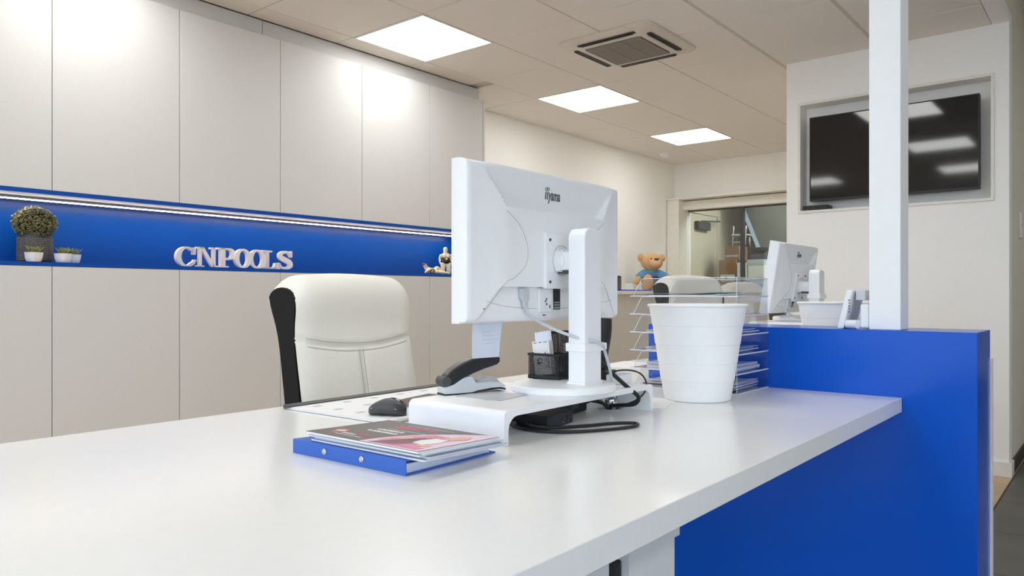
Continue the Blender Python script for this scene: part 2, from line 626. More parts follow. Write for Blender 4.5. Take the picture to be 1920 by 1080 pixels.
for ex in (1.4,):  # unseen panels added over the entrance as fill light
    for ey in (-0.4, 1.8, 4.0, 6.2):
        t = thing('ceiling_light', 'added square fill light panel in the entrance ceiling, right of the picture', 'ceiling light', (ex, ey, 2.8995), 0, 'added fill light panels of the entrance')
        b = MB()
        for s in (-1, 1):
            b.box(-0.3, 0.3, min(s * 0.3, s * 0.285), max(s * 0.3, s * 0.285), -0.012, 0)
            b.box(min(s * 0.3, s * 0.285), max(s * 0.3, s * 0.285), -0.285, 0.285, -0.012, 0)
        b.build('frame', 'white_trim', t)
        MB().prism(rrect(0.568, 0.568, 0.01, 3), 'z', -0.010, -0.002).build('diffuser', 'panel', t)

AC = (-2.415, 4.075)
ac = thing('air_conditioner', 'white square ceiling cassette air conditioner with a grey grille', 'air conditioner', (AC[0], AC[1], CEIL))
b = MB()
ho, zi = 0.325, -0.036
out = rrect(2 * ho, 2 * ho, 0.06, 6)
mid = rrect(2 * (ho - 0.02), 2 * (ho - 0.02), 0.05, 6)
inn = rrect(0.40, 0.40, 0.02, 6)
b.rings([[(x, y, -0.001) for x, y in out], [(x, y, -0.010) for x, y in out], [(x, y, -0.022) for x, y in mid],
         [(x, y, zi) for x, y in inn], [(x, y, zi + 0.006) for x, y in rrect(0.385, 0.385, 0.02, 6)]], cap=True)
b.build('casing', 'acbeige', ac, smooth=True, auto=35)
g = MB()
for k in range(30):
    y = -0.185 + k * 0.0128
    g.box(-0.19, 0.19, y, y + 0.0075, zi - 0.003, zi + 0.004)
for k in range(4):
    x = -0.19 + k * 0.1235
    g.box(x, x + 0.008, -0.186, 0.194, zi - 0.005, zi + 0.003)
g.build('grille', 'ac_grille', ac)
MB().box(-0.192, 0.192, -0.19, 0.196, zi + 0.0045, zi + 0.0065).build('grille_backing', 'ac_dark', ac)
for k in range(4):
    s = MB().prism(rrect(0.40, 0.042, 0.012, 3), 'z', -0.002, 0.004)
    s.xform(Matrix.Rotation(k * pi / 2, 4, 'Z') @ Matrix.Translation((0, 0.252, -0.0305)) @ Matrix.Rotation(radians(-8), 4, 'X'))
    so = s.build('air_slot', 'ac_dark', ac)
    f = MB().prism(rrect(0.36, 0.013, 0.004, 2), 'z', -0.004, 0.0)
    f.xform(Matrix.Rotation(k * pi / 2, 4, 'Z') @ Matrix.Translation((0, 0.246, -0.033)) @ Matrix.Rotation(radians(-14), 4, 'X'))
    f.build('flap', 'dgrey', so)

sd = thing('smoke_detector', 'small round smoke detector on the ceiling near the far corner', 'smoke detector', (-3.93, 7.42, CEIL))
MB().lathe([(0.0, -0.042), (0.03, -0.042), (0.042, -0.034), (0.046, -0.018)], n=24).build('sensor_head', 'white', sd, smooth=True)
MB().lathe([(0.0, -0.018), (0.054, -0.018), (0.056, -0.006), (0.055, 0.0)], n=24).build('base', 'white', sd, smooth=True, auto=40)

# ------------------------------------------------------------------ wall cabinets with the lit blue niche
SEAM = [0.700, 1.2887, 1.8771, 2.4679, 3.0602, 3.6571, 4.212]
NZ0, NZ1 = EYE + 0.130, EYE + 0.472
DT = EYE + 1.462
ORD = ['first', 'second', 'third', 'fourth', 'fifth', 'sixth']
SEEN = ['at the left edge of the picture', 'above the letters of the niche', 'third from the left', 'fourth from the left',
        'fifth from the left', 'at the far end of the row']
UP = ['tall greige upper cabinet cut by the left picture edge, above the round box plant',
      'tall greige upper cabinet, second from the left, above the empty left part of the niche',
      'tall greige upper cabinet, third from the left, above the white letters',
      'tall greige upper cabinet, fourth from the left, behind and above the white chair',
      'tall greige upper cabinet, fifth from the left, just left of the figurines',
      'tall greige upper cabinet at the far right end of the row, behind the monitor']
LO = ['greige base cabinet cut by the left picture edge, below the round box plant',
      'greige base cabinet, second from the left, below the empty left part of the niche',
      'greige base cabinet, third from the left, below the white letters',
      'greige base cabinet directly behind the white office chair',
      'greige base cabinet just right of the white office chair',
      'greige base cabinet at the far right end of the row, behind the monitor']
for i in range(6):
    y0, y1 = SEAM[i], SEAM[i + 1]
    yc, hw = (y0 + y1) / 2, (y1 - y0) / 2
    t = thing('upper_cabinet', UP[i], 'cabinet', (XD, yc, NZ1), 0, 'greige upper cabinets')
    MB().box(XL - XD + 0.002, -0.022, -hw + 0.001, hw - 0.001, 0.0, DT - NZ1 - 0.002).build('body', 'cab_side', t)
    MB().box(-0.020, 0, -hw + 0.0016, hw - 0.0016, -0.0, DT - NZ1, 0.001, 1).build('door', 'cab', t)
    t = thing('base_cabinet', LO[i], 'cabinet', (XD, yc, 0), 0, 'greige base cabinets')
    MB().box(XL - XD + 0.002, -0.022, -hw + 0.001, hw - 0.001, 0.08, NZ0 - 0.002).build('body', 'cab_side', t)
    MB().box(-0.020, 0, -hw + 0.0016, hw - 0.0016, 0.08, NZ0 - 0.001, 0.001, 1).build('door', 'cab', t)
    MB().box(XL - XD + 0.05, -0.06, -hw, hw, 0, 0.08).build('plinth', 'dgrey', t)
YE = SEAM[-1]
b = MB().box(XL + 0.002, XD + 0.002, YE + 0.003, YE + 0.021, 0, DT, 0.001, 1)
tag(b.build('end_panel', 'cab'), 'narrow upright end panel closing the right end of the cabinet row', 'panel')
b = MB().box(XL + 0.002, XB, SEAM[0], 2.374, DT + 0.001, CEIL - 0.003).box(XL + 0.002, XB, 2.378, YE, DT + 0.001, CEIL - 0.003)
struct(b.build('trim_4', 'cab'))
struct(MB().box(XL + 0.002, XB + 0.02, -2.8, SEAM[0], 0, CEIL - 0.003).build('wall_left_pier', 'cab'))

XN = -4.03          # niche back
n = thing('blue_niche', 'long blue wall niche between upper and base cabinets with a lit top edge', 'niche', (XD, SEAM[0], NZ0))
L = YE - SEAM[0]
H = NZ1 - NZ0
dx = XN - XD
MB().box(dx - 0.02, dx, 0.001, L - 0.001, 0.018, H - 0.02).build('back_panel', 'blue_niche', n)
MB().box(dx - 0.02, 0.001, 0.001, L - 0.001, 0, 0.018).build('bottom_board', 'blue_niche', n)
MB().box(dx - 0.02, 0.001, 0.001, L - 0.001, H - 0.02, H - 0.0005).build('top_board', 'blue_niche', n)
MB().box(dx, 0.0, L - 0.02, L - 0.001, 0.018, H - 0.02).build('end_board', 'blue_niche', n)
MB().box(dx, 0.0, 0.001, 0.02, 0.018, H - 0.02).build('end_board', 'blue_niche', n)
t = thing('led_strip', 'thin warm white LED strip running along the top of the blue niche', 'led strip', (XD - 0.17, SEAM[0] + 0.03, NZ1 - 0.02))
b = MB().box(-0.016, 0.016, 0, L - 0.06, -0.003, 0).box(-0.016, -0.013, 0, L - 0.06, -0.010, -0.003).box(0.013, 0.016, 0, L - 0.06, -0.010, -0.003)
b.build('profile', 'grey', t)
MB().box(-0.0125, 0.0125, 0.002, L - 0.062, -0.0125, -0.0032).build('diffuser', 'led', t)

SHELF = NZ0 + 0.0182

# --- round box plant
pt = thing('potted_box_plant', 'round clipped box plant in a dark grey textured pot in the niche', 'plant', (-3.888, 1.264, SHELF))
rp, hp = 0.071, 0.125
MB().lathe([(0.0, 0.0), (rp * 0.93, 0.0), (rp, 0.01), (rp, hp), (rp - 0.006, hp), (rp - 0.006, hp - 0.02), (0, hp - 0.02)], n=48).build('pot', 'pot_dark', pt, smooth=True, auto=40)
b = MB()
for r_ in range(13):
    for k in range(44):
        a = 2 * pi * (k + 0.5 * (r_ % 2)) / 44
        z = 0.012 + r_ * 0.008
        c = Vector((rp * cos(a), rp * sin(a), z))
        u = Vector((-sin(a), cos(a), 0))
        nrm = Vector((cos(a), sin(a), 0))
        ring = [c + u * 0.0042 * cos(q * pi / 3 + pi / 6) + Vector((0, 0, 0.0042 * sin(q * pi / 3 + pi / 6))) for q in range(6)]
        top = b.bm.verts.new(c + nrm * 0.0022)
        vs = [b.bm.verts.new(p) for p in ring]
        for q in range(6):
            b.bm.faces.new((vs[q], vs[(q + 1) % 6], top))
b.build('pot_relief', mat('pot_relief_grey', (104, 97, 94), 0.3), pt, stuff=True)
MB().lathe([(0, 0.0), (rp - 0.008, 0.0)], c=(0, 0, hp - 0.012), n=24).build('soil', 'soil', pt)
b = MB()
CB = Vector((0, 0, hp + 0.058))
RB = Vector((0.090, 0.090, 0.076))
for k in range(2600):
    while True:
        d = Vector((random.uniform(-1, 1), random.uniform(-1, 1), random.uniform(-1, 1)))
        if 0.05 < d.length <= 1:
            d.normalize()
            break
    f = random.uniform(0.86, 1.03)
    p = CB + Vector((d.x * RB.x, d.y * RB.y, d.z * RB.z)) * f
    if p.z < hp - 0.002:
        p.z = hp - 0.002 + random.uniform(0, 0.01)
    nn = (d + Vector((random.uniform(-.7, .7), random.uniform(-.7, .7), random.uniform(-.4, .9)))).normalized()
    u = nn.orthogonal().normalized()
    u.rotate(Matrix.Rotation(random.uniform(0, 2 * pi), 3, nn))
    v = nn.cross(u)
    l, w_ = random.uniform(0.006, 0.0095), random.uniform(0.0032, 0.005)
    b.quad([p - u * l * 0.2, p + u * l * 0.45 + v * w_ + nn * 0.001, p + u * l * 1.1, p + u * l * 0.45 - v * w_ + nn * 0.001])
b.build('foliage', 'leaf', pt, stuff=True)
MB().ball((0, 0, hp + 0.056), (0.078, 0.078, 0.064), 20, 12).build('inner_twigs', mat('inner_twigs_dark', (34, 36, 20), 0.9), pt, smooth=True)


# --- succulents in white bowls
def succulent(x, y, rz, n_, label, seed):
    rnd = random.Random(seed)
    t = thing('succulent', label, 'plant', (x, y, SHELF), rz, 'small succulents in white bowls')
    hb = 0.042
    rs = []
    for s_, z in ((0.040, 0.0), (0.046, 0.004), (0.053, 0.018), (0.058, hb), (0.053, hb), (0.050, hb - 0.008)):
        rs.append([(px, py, z) for px, py in rrect(s_ * 1.08, s_ * 1.08, s_ * 0.3, 4)])
    MB().rings(rs).build('bowl', 'pot_white', t, smooth=True, auto=40)
    b = MB()
    for k in range(n_):
        a = k * 2.399
        q = k / n_
        el = radians(80 - 52 * q)
        ln = 0.026 + 0.030 * q
        d = Vector((cos(a) * cos(el), sin(a) * cos(el), sin(el)))
        u = Vector((-sin(a), cos(a), 0))
        nn = u.cross(d)
        p0 = Vector((0, 0, hb - 0.006)) + Vector((cos(a), sin(a), 0)) * 0.004
        w_ = 0.0085
        p1 = p0 + d * ln * 0.5
        p2 = p0 + d * ln + Vector((0, 0, 0.004 * q))
        b.rings([[tuple(p0 + u * 0.003), tuple(p0 + nn * 0.002), tuple(p0 - u * 0.003), tuple(p0 - nn * 0.002)],
                 [tuple(p1 + u * w_), tuple(p1 + nn * 0.003), tuple(p1 - u * w_), tuple(p1 - nn * 0.003)],
                 [tuple(p2 + u * 0.0006), tuple(p2 + nn * 0.0005), tuple(p2 - u * 0.0006), tuple(p2 - nn * 0.0005)]])
    b.build('leaves', 'leaf_s', t, smooth=True)
    return t


succulent(-3.772, 1.222, 0.35, 20, 'green rosette succulent in a white bowl in front of the dark textured pot', 1)
succulent(-3.785, 1.345, 0.5, 20, 'green rosette succulent in a white bowl just right of the dark pot', 2)
succulent(-3.84, 1.405, 0.3, 20, 'rightmost succulent in a white bowl, partly hidden behind its neighbour', 3)


# --- standing white letters
def ring_poly(ro, ri, a0, a1, n=28):
    o = [(ro[0] * cos(radians(a0 + (a1 - a0) * k / n)), ro[1] * sin(radians(a0 + (a1 - a0) * k / n))) for k in range(n + 1)]
    i = [(ri[0] * cos(radians(a0 + (a1 - a0) * k / n)), ri[1] * sin(radians(a0 + (a1 - a0) * k / n))) for k in range(n + 1)]
    return o, i


def arc_strip(b, ro, ri, a0, a1, c, d, n=28):
    o, i = ring_poly(ro, ri, a0, a1, n)
    for k in range(n):
        q = [o[k], o[k + 1], i[k + 1], i[k]]
        b.prism([(c[0] + x, c[1] + y) for x, y in q], 'z', 0, d)


def letter(ch, d):
    b = MB()
    if ch == 'O':
        arc_strip(b, (0.42, 0.5), (0.20, 0.40), 0, 360, (0, 0.5), d, 36)
    if ch == 'C':
        arc_strip(b, (0.46, 0.5), (0.24, 0.40), 48, 318, (0.02, 0.5), d, 30)
        b.prism([(0.30, 0.62), (0.40, 0.62), (0.42, 0.98), (0.30, 0.90)], 'z', 0, d)
        b.prism([(0.30, 0.86), (0.42, 0.98), (0.2, 0.96), (0.16, 0.88)], 'z', 0, d)
        b.prism([(0.22, 0.07), (0.36, 0.17), (0.46, 0.36), (0.36, 0.38), (0.18, 0.14)], 'z', 0, d)
    if ch == 'N':
        b.prism([(-0.40, 0), (-0.26, 0), (-0.26, 0.95), (-0.40, 0.95)], 'z', 0, d)
        b.prism([(0.26, 0), (0.40, 0), (0.40, 1.0), (0.26, 1.0)], 'z', 0, d)
        b.prism([(-0.36, 1.0), (-0.16, 1.0), (0.40, 0.0), (0.22, 0.0)], 'z', 0, d)
        b.prism([(-0.52, 0), (-0.14, 0), (-0.14, 0.09), (-0.52, 0.09)], 'z', 0, d)
        b.prism([(-0.52, 0.91), (-0.16, 0.91), (-0.16, 1.0), (-0.52, 1.0)], 'z', 0, d)
        b.prism([(0.14, 0.91), (0.54, 0.91), (0.54, 1.0), (0.14, 1.0)], 'z', 0, d)
    if ch == 'P':
        b.prism([(-0.30, 0), (-0.06, 0), (-0.06, 1.0), (-0.30, 1.0)], 'z', 0, d)
        b.prism([(-0.46, 0), (0.10, 0), (0.10, 0.09), (-0.46, 0.09)], 'z', 0, d)
        b.prism([(-0.46, 0.91), (-0.06, 0.91), (-0.06, 1.0), (-0.46, 1.0)], 'z', 0, d)
        b.prism([(-0.06, 0.91), (0.14, 0.91), (0.14, 1.0), (-0.06, 1.0)], 'z', 0, d)
        b.prism([(-0.06, 0.40), (0.14, 0.40), (0.14, 0.50), (-0.06, 0.50)], 'z', 0, d)
        arc_strip(b, (0.34, 0.30), (0.12, 0.20), -90, 90, (0.13, 0.70), d, 20)
    if ch == 'L':
        b.prism([(-0.28, 0), (-0.04, 0), (-0.04, 1.0), (-0.28, 1.0)], 'z', 0, d)
        b.prism([(-0.44, 0.91), (0.14, 0.91), (0.14, 1.0), (-0.44, 1.0)], 'z', 0, d)
        b.prism([(-0.44, 0), (0.44, 0), (0.44, 0.10), (-0.44, 0.10)], 'z', 0, d)
        b.prism([(0.16, 0.08), (0.44, 0.08), (0.44, 0.36), (0.34, 0.34), (0.30, 0.16)], 'z', 0, d)
    if ch == 'S':
        P = smooth_path([(0.27, 0.72, 0), (0.20, 0.88, 0), (0.0, 0.94, 0), (-0.22, 0.84, 0), (-0.22, 0.66, 0), (0.0, 0.52, 0),
                         (0.22, 0.38, 0), (0.25, 0.18, 0), (0.02, 0.06, 0), (-0.2, 0.12, 0), (-0.30, 0.30, 0)], 5)
        for k in range(len(P) - 1):
            tt = k / (len(P) - 1)
            wd = 0.055 + 0.075 * math.exp(-((tt - 0.5) / 0.24) ** 2)
            t1 = (P[min(k + 2, len(P) - 1)] - P[k]).normalized()
            t0 = (P[k + 1] - P[max(k - 1, 0)]).normalized()
            n0, n1 = Vector((-t0.y, t0.x, 0)) * wd, Vector((-t1.y, t1.x, 0)) * wd
            q = [P[k] + n0, P[k + 1] + n1, P[k + 1] - n1, P[k] - n0]
            b.prism([(v.x, v.y) for v in q], 'z', 0, d)
        b.prism([(0.24, 0.66), (0.34, 0.66), (0.34, 1.0), (0.26, 1.0), (0.20, 0.86)], 'z', 0, d)
        b.prism([(-0.36, 0.0), (-0.28, 0.0), (-0.20, 0.12), (-0.27, 0.36), (-0.36, 0.36)], 'z', 0, d)
    return b


LH = 0.108
LET = [('C', 1.957, -0.028, 0.125), ('N', 2.062, 0.0, 0.105), ('P', 2.160, 0.018, 0.115), ('O', 2.257, 0.024, 0.118),
       ('O', 2.352, 0.016, 0.118), ('L', 2.440, -0.006, 0.115), ('S', 2.530, 0.022, 0.118)]
LL = {0: 'white standing letter C, first of the seven in the niche', 1: 'white standing letter N between the C and the P',
      2: 'white standing letter P between the N and the first O', 3: 'white standing letter O right after the P',
      4: 'white standing letter O right before the L', 5: 'white standing letter L before the final S',
      6: 'white standing letter S, last of the seven in the niche'}
for i, (ch, y, ox, w_) in enumerate(LET):
    b = letter(ch, 0.022)
    wid = w_ / 0.92
    b.xform(basis((0, wid, 0), (0, 0, LH), (1, 0, 0), (0, 0, 0)))
    o = b.build('standing_letter', 'letter')
    tag(o, LL[i], 'letter', 'white letters standing in the niche')
    place(o, (-3.835 + ox, y, SHELF), radians((8, -4, 6, 4, -3, 10, -4)[i]))

# --- figurines
fg = thing('standing_figurine', 'ceramic figurine of a standing woman in a black swimsuit with a white star', 'figurine', (-3.84, 3.905, SHELF), -0.55)
b = MB()
for s in (-1, 1):
    b.tube([(0, s * 0.018, 0.004), (0.002, s * 0.02, 0.04), (0, s * 0.022, 0.085)], lambda t: 0.010 + 0.012 * t, 10, 4)
    b.tube([(0, s * 0.034, 0.145), (-0.008, s * 0.043, 0.115), (-0.004, s * 0.038, 0.08)], lambda t: 0.011 - 0.003 * t, 8, 4)
    b.ball((0.012, s * 0.018, 0.005), (0.017, 0.01, 0.007), 10, 8)
    b.ball((0.018, s * 0.013, 0.134), (0.014, 0.013, 0.013), 10, 8)
b.ball((0, 0, 0.092), (0.025, 0.038, 0.03), 14, 10).ball((0, 0, 0.118), (0.021, 0.029, 0.032), 14, 10).ball((0, 0, 0.142), (0.019, 0.034, 0.018), 14, 10)
b.tube([(0, 0, 0.15), (0.002, 0, 0.17)], 0.010, 8, 0).ball((0.004, 0, 0.180), (0.015, 0.014, 0.018), 12, 10)
remeshed(b, 0.0032, 3).build('body', 'china', fg, smooth=True)
b = MB().ball((0.001, 0, 0.094), (0.0275, 0.040, 0.025), 16, 10).ball((0.001, 0, 0.116), (0.0235, 0.031, 0.026), 16, 10)
remeshed(b, 0.0032, 3).build('swimsuit', 'black_s', fg, smooth=True)
b = MB()
st = []
for k in range(10):
    r_ = 0.013 if k % 2 == 0 else 0.006
    st.append((r_ * sin(k * pi / 5), 0.114 + r_ * cos(k * pi / 5)))
b.prism(st, 'x', 0.021, 0.0275)
b.build('star', 'china', fg)
b = MB().ball((-0.006, 0, 0.184), (0.014, 0.017, 0.018), 12, 8).ball((-0.012, 0, 0.168), (0.008, 0.014, 0.018), 10, 8)
b.build('hair', 'white_m', fg, smooth=True)
b = MB().ball((-0.02, 0.03, 0.03), (0.012, 0.018, 0.028), 10, 8).ball((-0.02, -0.028, 0.028), (0.012, 0.016, 0.026), 10, 8)
b.build('rock', 'white_m', fg, smooth=True)

fg = thing('reclining_figurine', 'small ceramic figurine of a reclining swimmer with a ring, lying on the shelf', 'figurine', (-3.80, 3.745, SHELF), -0.15)
b = MB()
b.ball((0, -0.045, 0.026), (0.02, 0.026, 0.022), 12, 8).ball((0, -0.015, 0.024), (0.019, 0.03, 0.02), 12, 8).ball((0, -0.066, 0.042), (0.013, 0.018, 0.018), 12, 8)
b.tube([(0.0, 0.0, 0.022), (0.0, 0.03, 0.044), (0.0, 0.075, 0.018), (0, 0.115, 0.010)], lambda t: 0.016 - 0.008 * t, 10, 5)
b.tube([(0.012, 0.0, 0.018), (0.014, 0.05, 0.014), (0.014, 0.12, 0.009)], lambda t: 0.014 - 0.006 * t, 10, 5)
b.tube([(0.012, -0.05, 0.03), (0.02, -0.075, 0.02), (0.012, -0.085, 0.007)], 0.008, 8, 4)
b.ball((0, -0.078, 0.058), (0.013, 0.014, 0.015), 12, 8)
remeshed(b, 0.003, 3).build('body', 'china', fg, smooth=True)
MB().ball((0.004, -0.077, 0.057), (0.0125, 0.012, 0.013), 12, 8).build('face', 'china_p', fg, smooth=True)
MB().ball((-0.003, -0.082, 0.066), (0.016, 0.016, 0.009), 12, 8).build('cap', 'dgrey', fg, smooth=True)
b = MB()
P = [(0.024 + 0.004 * sin(a), -0.03 + 0.017 * cos(a), 0.019 + 0.016 * sin(a)) for a in [k * pi / 8 for k in range(17)]]
b.tube(P, 0.004, 8, 0)
b.build('swim_ring', 'brown', fg, smooth=True)

# low cabinet with a ledge along the far part of the left wall
t = thing('low_cabinet', 'low greige cabinet with a white top along the far left wall, under the bear', 'cabinet', (-3.79, 6.2, 0))
for k in range(5):
    MB().box(-0.02, 0, -1.95 + k * 0.7 + 0.002, -1.25 + k * 0.7 - 0.002, 0.06, EYE + 0.004, 0.001, 1).build('door', 'cab', t)
MB().box(XL + 3.79 + 0.002, -0.021, -1.95, 1.55, 0, EYE + 0.004).build('body', 'cab_side', t)
MB().box(XL + 3.79 + 0.002, 0.03, -1.95, 1.56, EYE + 0.005, EYE + 0.040, 0.002, 1).build('top', 'white_trim', t)
LEDGE = EYE + 0.041
tag(MB().box(-3.83, -3.775, 6.05, 7.05, LEDGE, LEDGE + 0.010).build('blue_mat', 'blue'), 'thin blue strip lying along the white ledge beside the bear', 'mat')
t = thing('picture_frame', 'small black picture frame on the ledge left of the bear', 'picture frame', (-3.90, 6.42, LEDGE), 0.35)
MB().box(-0.02, 0, -0.10, 0.10, 0, 0.15, 0.002, 1).build('frame', 'black', t)
MB().box(0.0002, 0.002, -0.082, 0.082, 0.018, 0.132).build('picture', 'dgrey', t)
tag(MB().box(-3.93, -3.90, 6.58, 6.69, LEDGE, LEDGE + 0.075, 0.002, 1).build('white_card', 'paper'), 'small white card standing between picture frame and bear', 'card')

# teddy bear
bear = thing('teddy_bear', 'light brown teddy bear in a blue shirt sitting on the white ledge', 'teddy bear', (-3.93, 7.13, LEDGE), radians(-38))
bear.scale = (1.13, 1.13, 1.13)
b = MB()
b.ball((-0.02, 0, 0.10), (0.075, 0.085, 0.11), 16, 12)
b.ball((0.0, 0, 0.275), (0.085, 0.108, 0.085), 18, 12)
b.ball((0.075, 0, 0.262), (0.045, 0.055, 0.045), 14, 10)
for s in (-1, 1):
    b.ball((-0.01, s * 0.105, 0.315), (0.022, 0.037, 0.040), 12, 10)
    b.tube([(0.0, s * 0.05, 0.05), (0.08, s * 0.085, 0.045), (0.15, s * 0.10, 0.05)], lambda t: 0.047 + 0.004 * t, 12, 5)
    b.tube([(-0.01, s * 0.075, 0.16), (0.02, s * 0.13, 0.13), (0.05, s * 0.17, 0.095)], lambda t: 0.034 - 0.002 * t, 12, 5)
    b.ball((0.055, s * 0.175, 0.09), (0.035, 0.034, 0.033), 12, 10)
    b.ball((0.16, s * 0.106, 0.078), (0.036, 0.055, 0.078), 14, 10)
remeshed(b, 0.0075, 4).build('body', 'tan', bear, smooth=True)
MB().ball((0.088, 0, 0.262), (0.038, 0.051, 0.042), 16, 10).build('muzzle', 'tan_l', bear, smooth=True)
MB().ball((0.112, 0, 0.296), (0.016, 0.025, 0.012), 12, 8).build('nose', 'brown', bear, smooth=True)
for s in (-1, 1):
    MB().ball((0.075, s * 0.036, 0.302), 0.007, 10, 8).build('eye', 'black_s', bear, smooth=True)
    MB().ball((0.184, s * 0.107, 0.080), (0.017, 0.044, 0.064), 14, 10).build('foot_pad', 'tan_in', bear, smooth=True)
    MB().ball((0.008, s * 0.107, 0.314), (0.013, 0.023, 0.025), 12, 8).build('inner_ear', 'tan_in', bear, smooth=True)
b = MB()
b.ball((-0.02, 0, 0.115), (0.083, 0.094, 0.10), 16, 12).ball((-0.012, 0, 0.175), (0.06, 0.085, 0.04), 16, 12)
for s in (-1, 1):
    b.tube([(-0.012, s * 0.06, 0.17), (0.01, s * 0.11, 0.145), (0.03, s * 0.145, 0.12)], lambda t: 0.042 - 0.001 * t, 12, 5)
remeshed(b, 0.0075, 4).build('shirt', 'shirt', bear, smooth=True)
b = MB()
for k in range(7):     # dark printed word across the chest, too small to read in the photograph
    a = -0.54 + k * 0.18
    b.box(0.0, 0.004, a * 0.085 - 0.0055, a * 0.085 + 0.0055, -0.012, 0.012)
    for v in b.bm.verts[-8:]:
        v.co.x += -0.02 + 0.083 * math.sqrt(max(0.05, 1 - (v.co.y / 0.094) ** 2 - 0.02)) - 0.001
        v.co.z += 0.128 - 0.02 * a * a
b.build('chest_print', 'ink', bear)

# ------------------------------------------------------------------ reception desk and blue divider
DT_ = 0.740
desk = thing('reception_desk', 'long white laminate desk with a thick top in the foreground', 'desk', (-1.13, 1.0, 0))
MB().box(-0.625, 0.622, -2.0, 1.408, 0.698, DT_, 0.0012, 1).build('desktop', 'desk', desk)
MB().box(0.475, 0.57, -0.052, 0.09, 0.02, 0.655).build('leg', 'steel_white', desk)
MB().box(0.470, 0.575, -0.06, 0.098, 0.655, 0.697).build('leg_bracket', 'steel_white', desk)
MB().box(0.475, 0.565, -0.152, -0.098, 0.0, 0.697).build('leg', 'steel_white', desk)
MB().box(0.33, 0.44, -0.30, -0.17, 0.0, 0.697).build('leg', 'steel_white', desk)
MB().box(0.42, 0.575, -0.42, 0.12, 0.0, 0.02).build('foot', 'steel_white', desk)
for yy in (-1.9, 1.3):
    MB().box(-0.58, -0.50, yy, yy + 0.08, 0.0, 0.697).build('leg', 'steel_white', desk)
MB().box(0.50, 0.58, -1.9, -1.82, 0.0, 0.697).build('leg', 'steel_white', desk)
gm = MB()
gm.lathe([(0.030, 0.0005), (0.034, 0.003), (0.030, 0.004), (0.027, 0.003), (0.026, 0.0005)], c=(0.086, 0.675, DT_), n=32)
gm.build('cable_grommet', 'lgrey', desk, smooth=True, label='round pale cable grommet in the desktop behind the monitor riser')

t = thing('power_brick', 'black power adapter hanging under the desk beside the steel leg', 'power adapter', (-0.60, 0.9245, 0.418))
MB().box(-0.03, 0.03, -0.022, 0.022, 0, 0.235, 0.004).build('body', 'black', t)
MB().tube([(0, 0, 0.236), (0.002, 0.003, 0.27), (0, 0, 0.279)], 0.0042, 8, 4).build('cord', 'black', t, smooth=True)

dv = thing('blue_divider', 'glossy blue divider wall at the end of the white desk', 'divider', (-0.83, 2.409, 0))
MB().box(-0.511, 0.511, 0.0, 0.245, 0, 0.935, 0.0012, 1).build('body', 'blue', dv)
MB().box(-0.511, 0.516, 0.247, 0.272, 0, 0.848).build('rear_panel', 'white_trim', dv)

t = thing('column', 'slim white square column standing on the blue divider up to the ceiling', 'column', (-0.5635, 2.50, 0.9355))
MB().box(-0.0435, 0.0435, -0.052, 0.052, 0, 2.60 - 0.9355 - 0.002, 0.0012, 1).build('shaft', 'white_m', t)

d2 = thing('rear_desk', 'second white desk behind the blue divider carrying the farther monitor', 'desk', (-1.13, 3.7, 0))
b = MB().prism([(-0.625, -1.29), (-0.215, -1.29), (-0.215, -1.015), (0.40, -1.015), (0.40, 0.75), (-0.625, 0.75)], 'z', 0.698, DT_)
b.build('desktop', 'desk', d2, bevel=0.0012, seg=1)
for xx, yy in ((-0.58, -0.9), (-0.58, 0.12), (0.30, -0.9), (0.30, 0.62)):
    MB().box(xx, xx + 0.08, yy, yy + 0.08, 0, 0.697).build('leg', 'steel_white', d2)


# ------------------------------------------------------------------ monitor riser (bent sheet)
def make_riser(name, label, loc, w, dep, h, th=0.013):
    """w along y, dep along x, origin at its near right lower corner"""
    t = thing(name, label, 'monitor riser', loc)
    ro, ri = 0.014, 0.030

    def arc(cy, cz, r, a0, a1, n=6):
        return [(cy + r * cos(radians(a0 + (a1 - a0) * k / n)), cz + r * sin(radians(a0 + (a1 - a0) * k / n))) for k in range(n + 1)]
    outer = [(0, 0)] + arc(ro, h - ro, ro, 180, 90) + arc(w - ro, h - ro, ro, 90, 0) + [(w, 0)]
    inner = [(w - th, 0)] + arc(w - th - ri, h - th - ri, ri, 0, 90) + arc(th + ri, h - th - ri, ri, 90, 180) + [(th, 0)]
    b = MB()
    n = len(outer)
    q = inner[::-1]
    # strip faces between matching outline points keep the sheet well formed
    for k in range(n - 1):
        b.prism([outer[k], outer[k + 1], q[k + 1], q[k]], 'x', -dep, 0)
    bmesh.ops.remove_doubles(b.bm, verts=b.bm.verts, dist=1e-5)
    dead = [f for f in b.bm.faces if len(f.verts) == 4 and abs(f.normal.x) < 0.5 and _inside(f, outer, inner)]
    bmesh.ops.delete(b.bm, geom=dead, context='FACES_ONLY')
    bmesh.ops.recalc_face_normals(b.bm, faces=b.bm.faces)
    b.build('bent_shelf', 'white', t, smooth=True, auto=30)
    return t


def _inside(f, outer, inner):
    # a face is interior when it joins the outer outline to the inner one
    def on(c, L):
        return any(abs(c[1] - a) < 1e-4 and abs(c[2] - z) < 1e-4 for a, z in L)
    o = [on(v.co, outer) for v in f.verts]
    i = [on(v.co, inner) for v in f.verts]
    if sum(o) == 2 and sum(i) == 2:
        zs = [v.co.z for v in f.verts]
        return max(zs) > 1e-5
    return False


RISER = DT_ + 0.070
make_riser('monitor_riser', 'white bent monitor riser on the front desk under the near monitor', (-0.95, 1.13, DT_ + 0.0004), 0.60, 0.275, 0.0695)


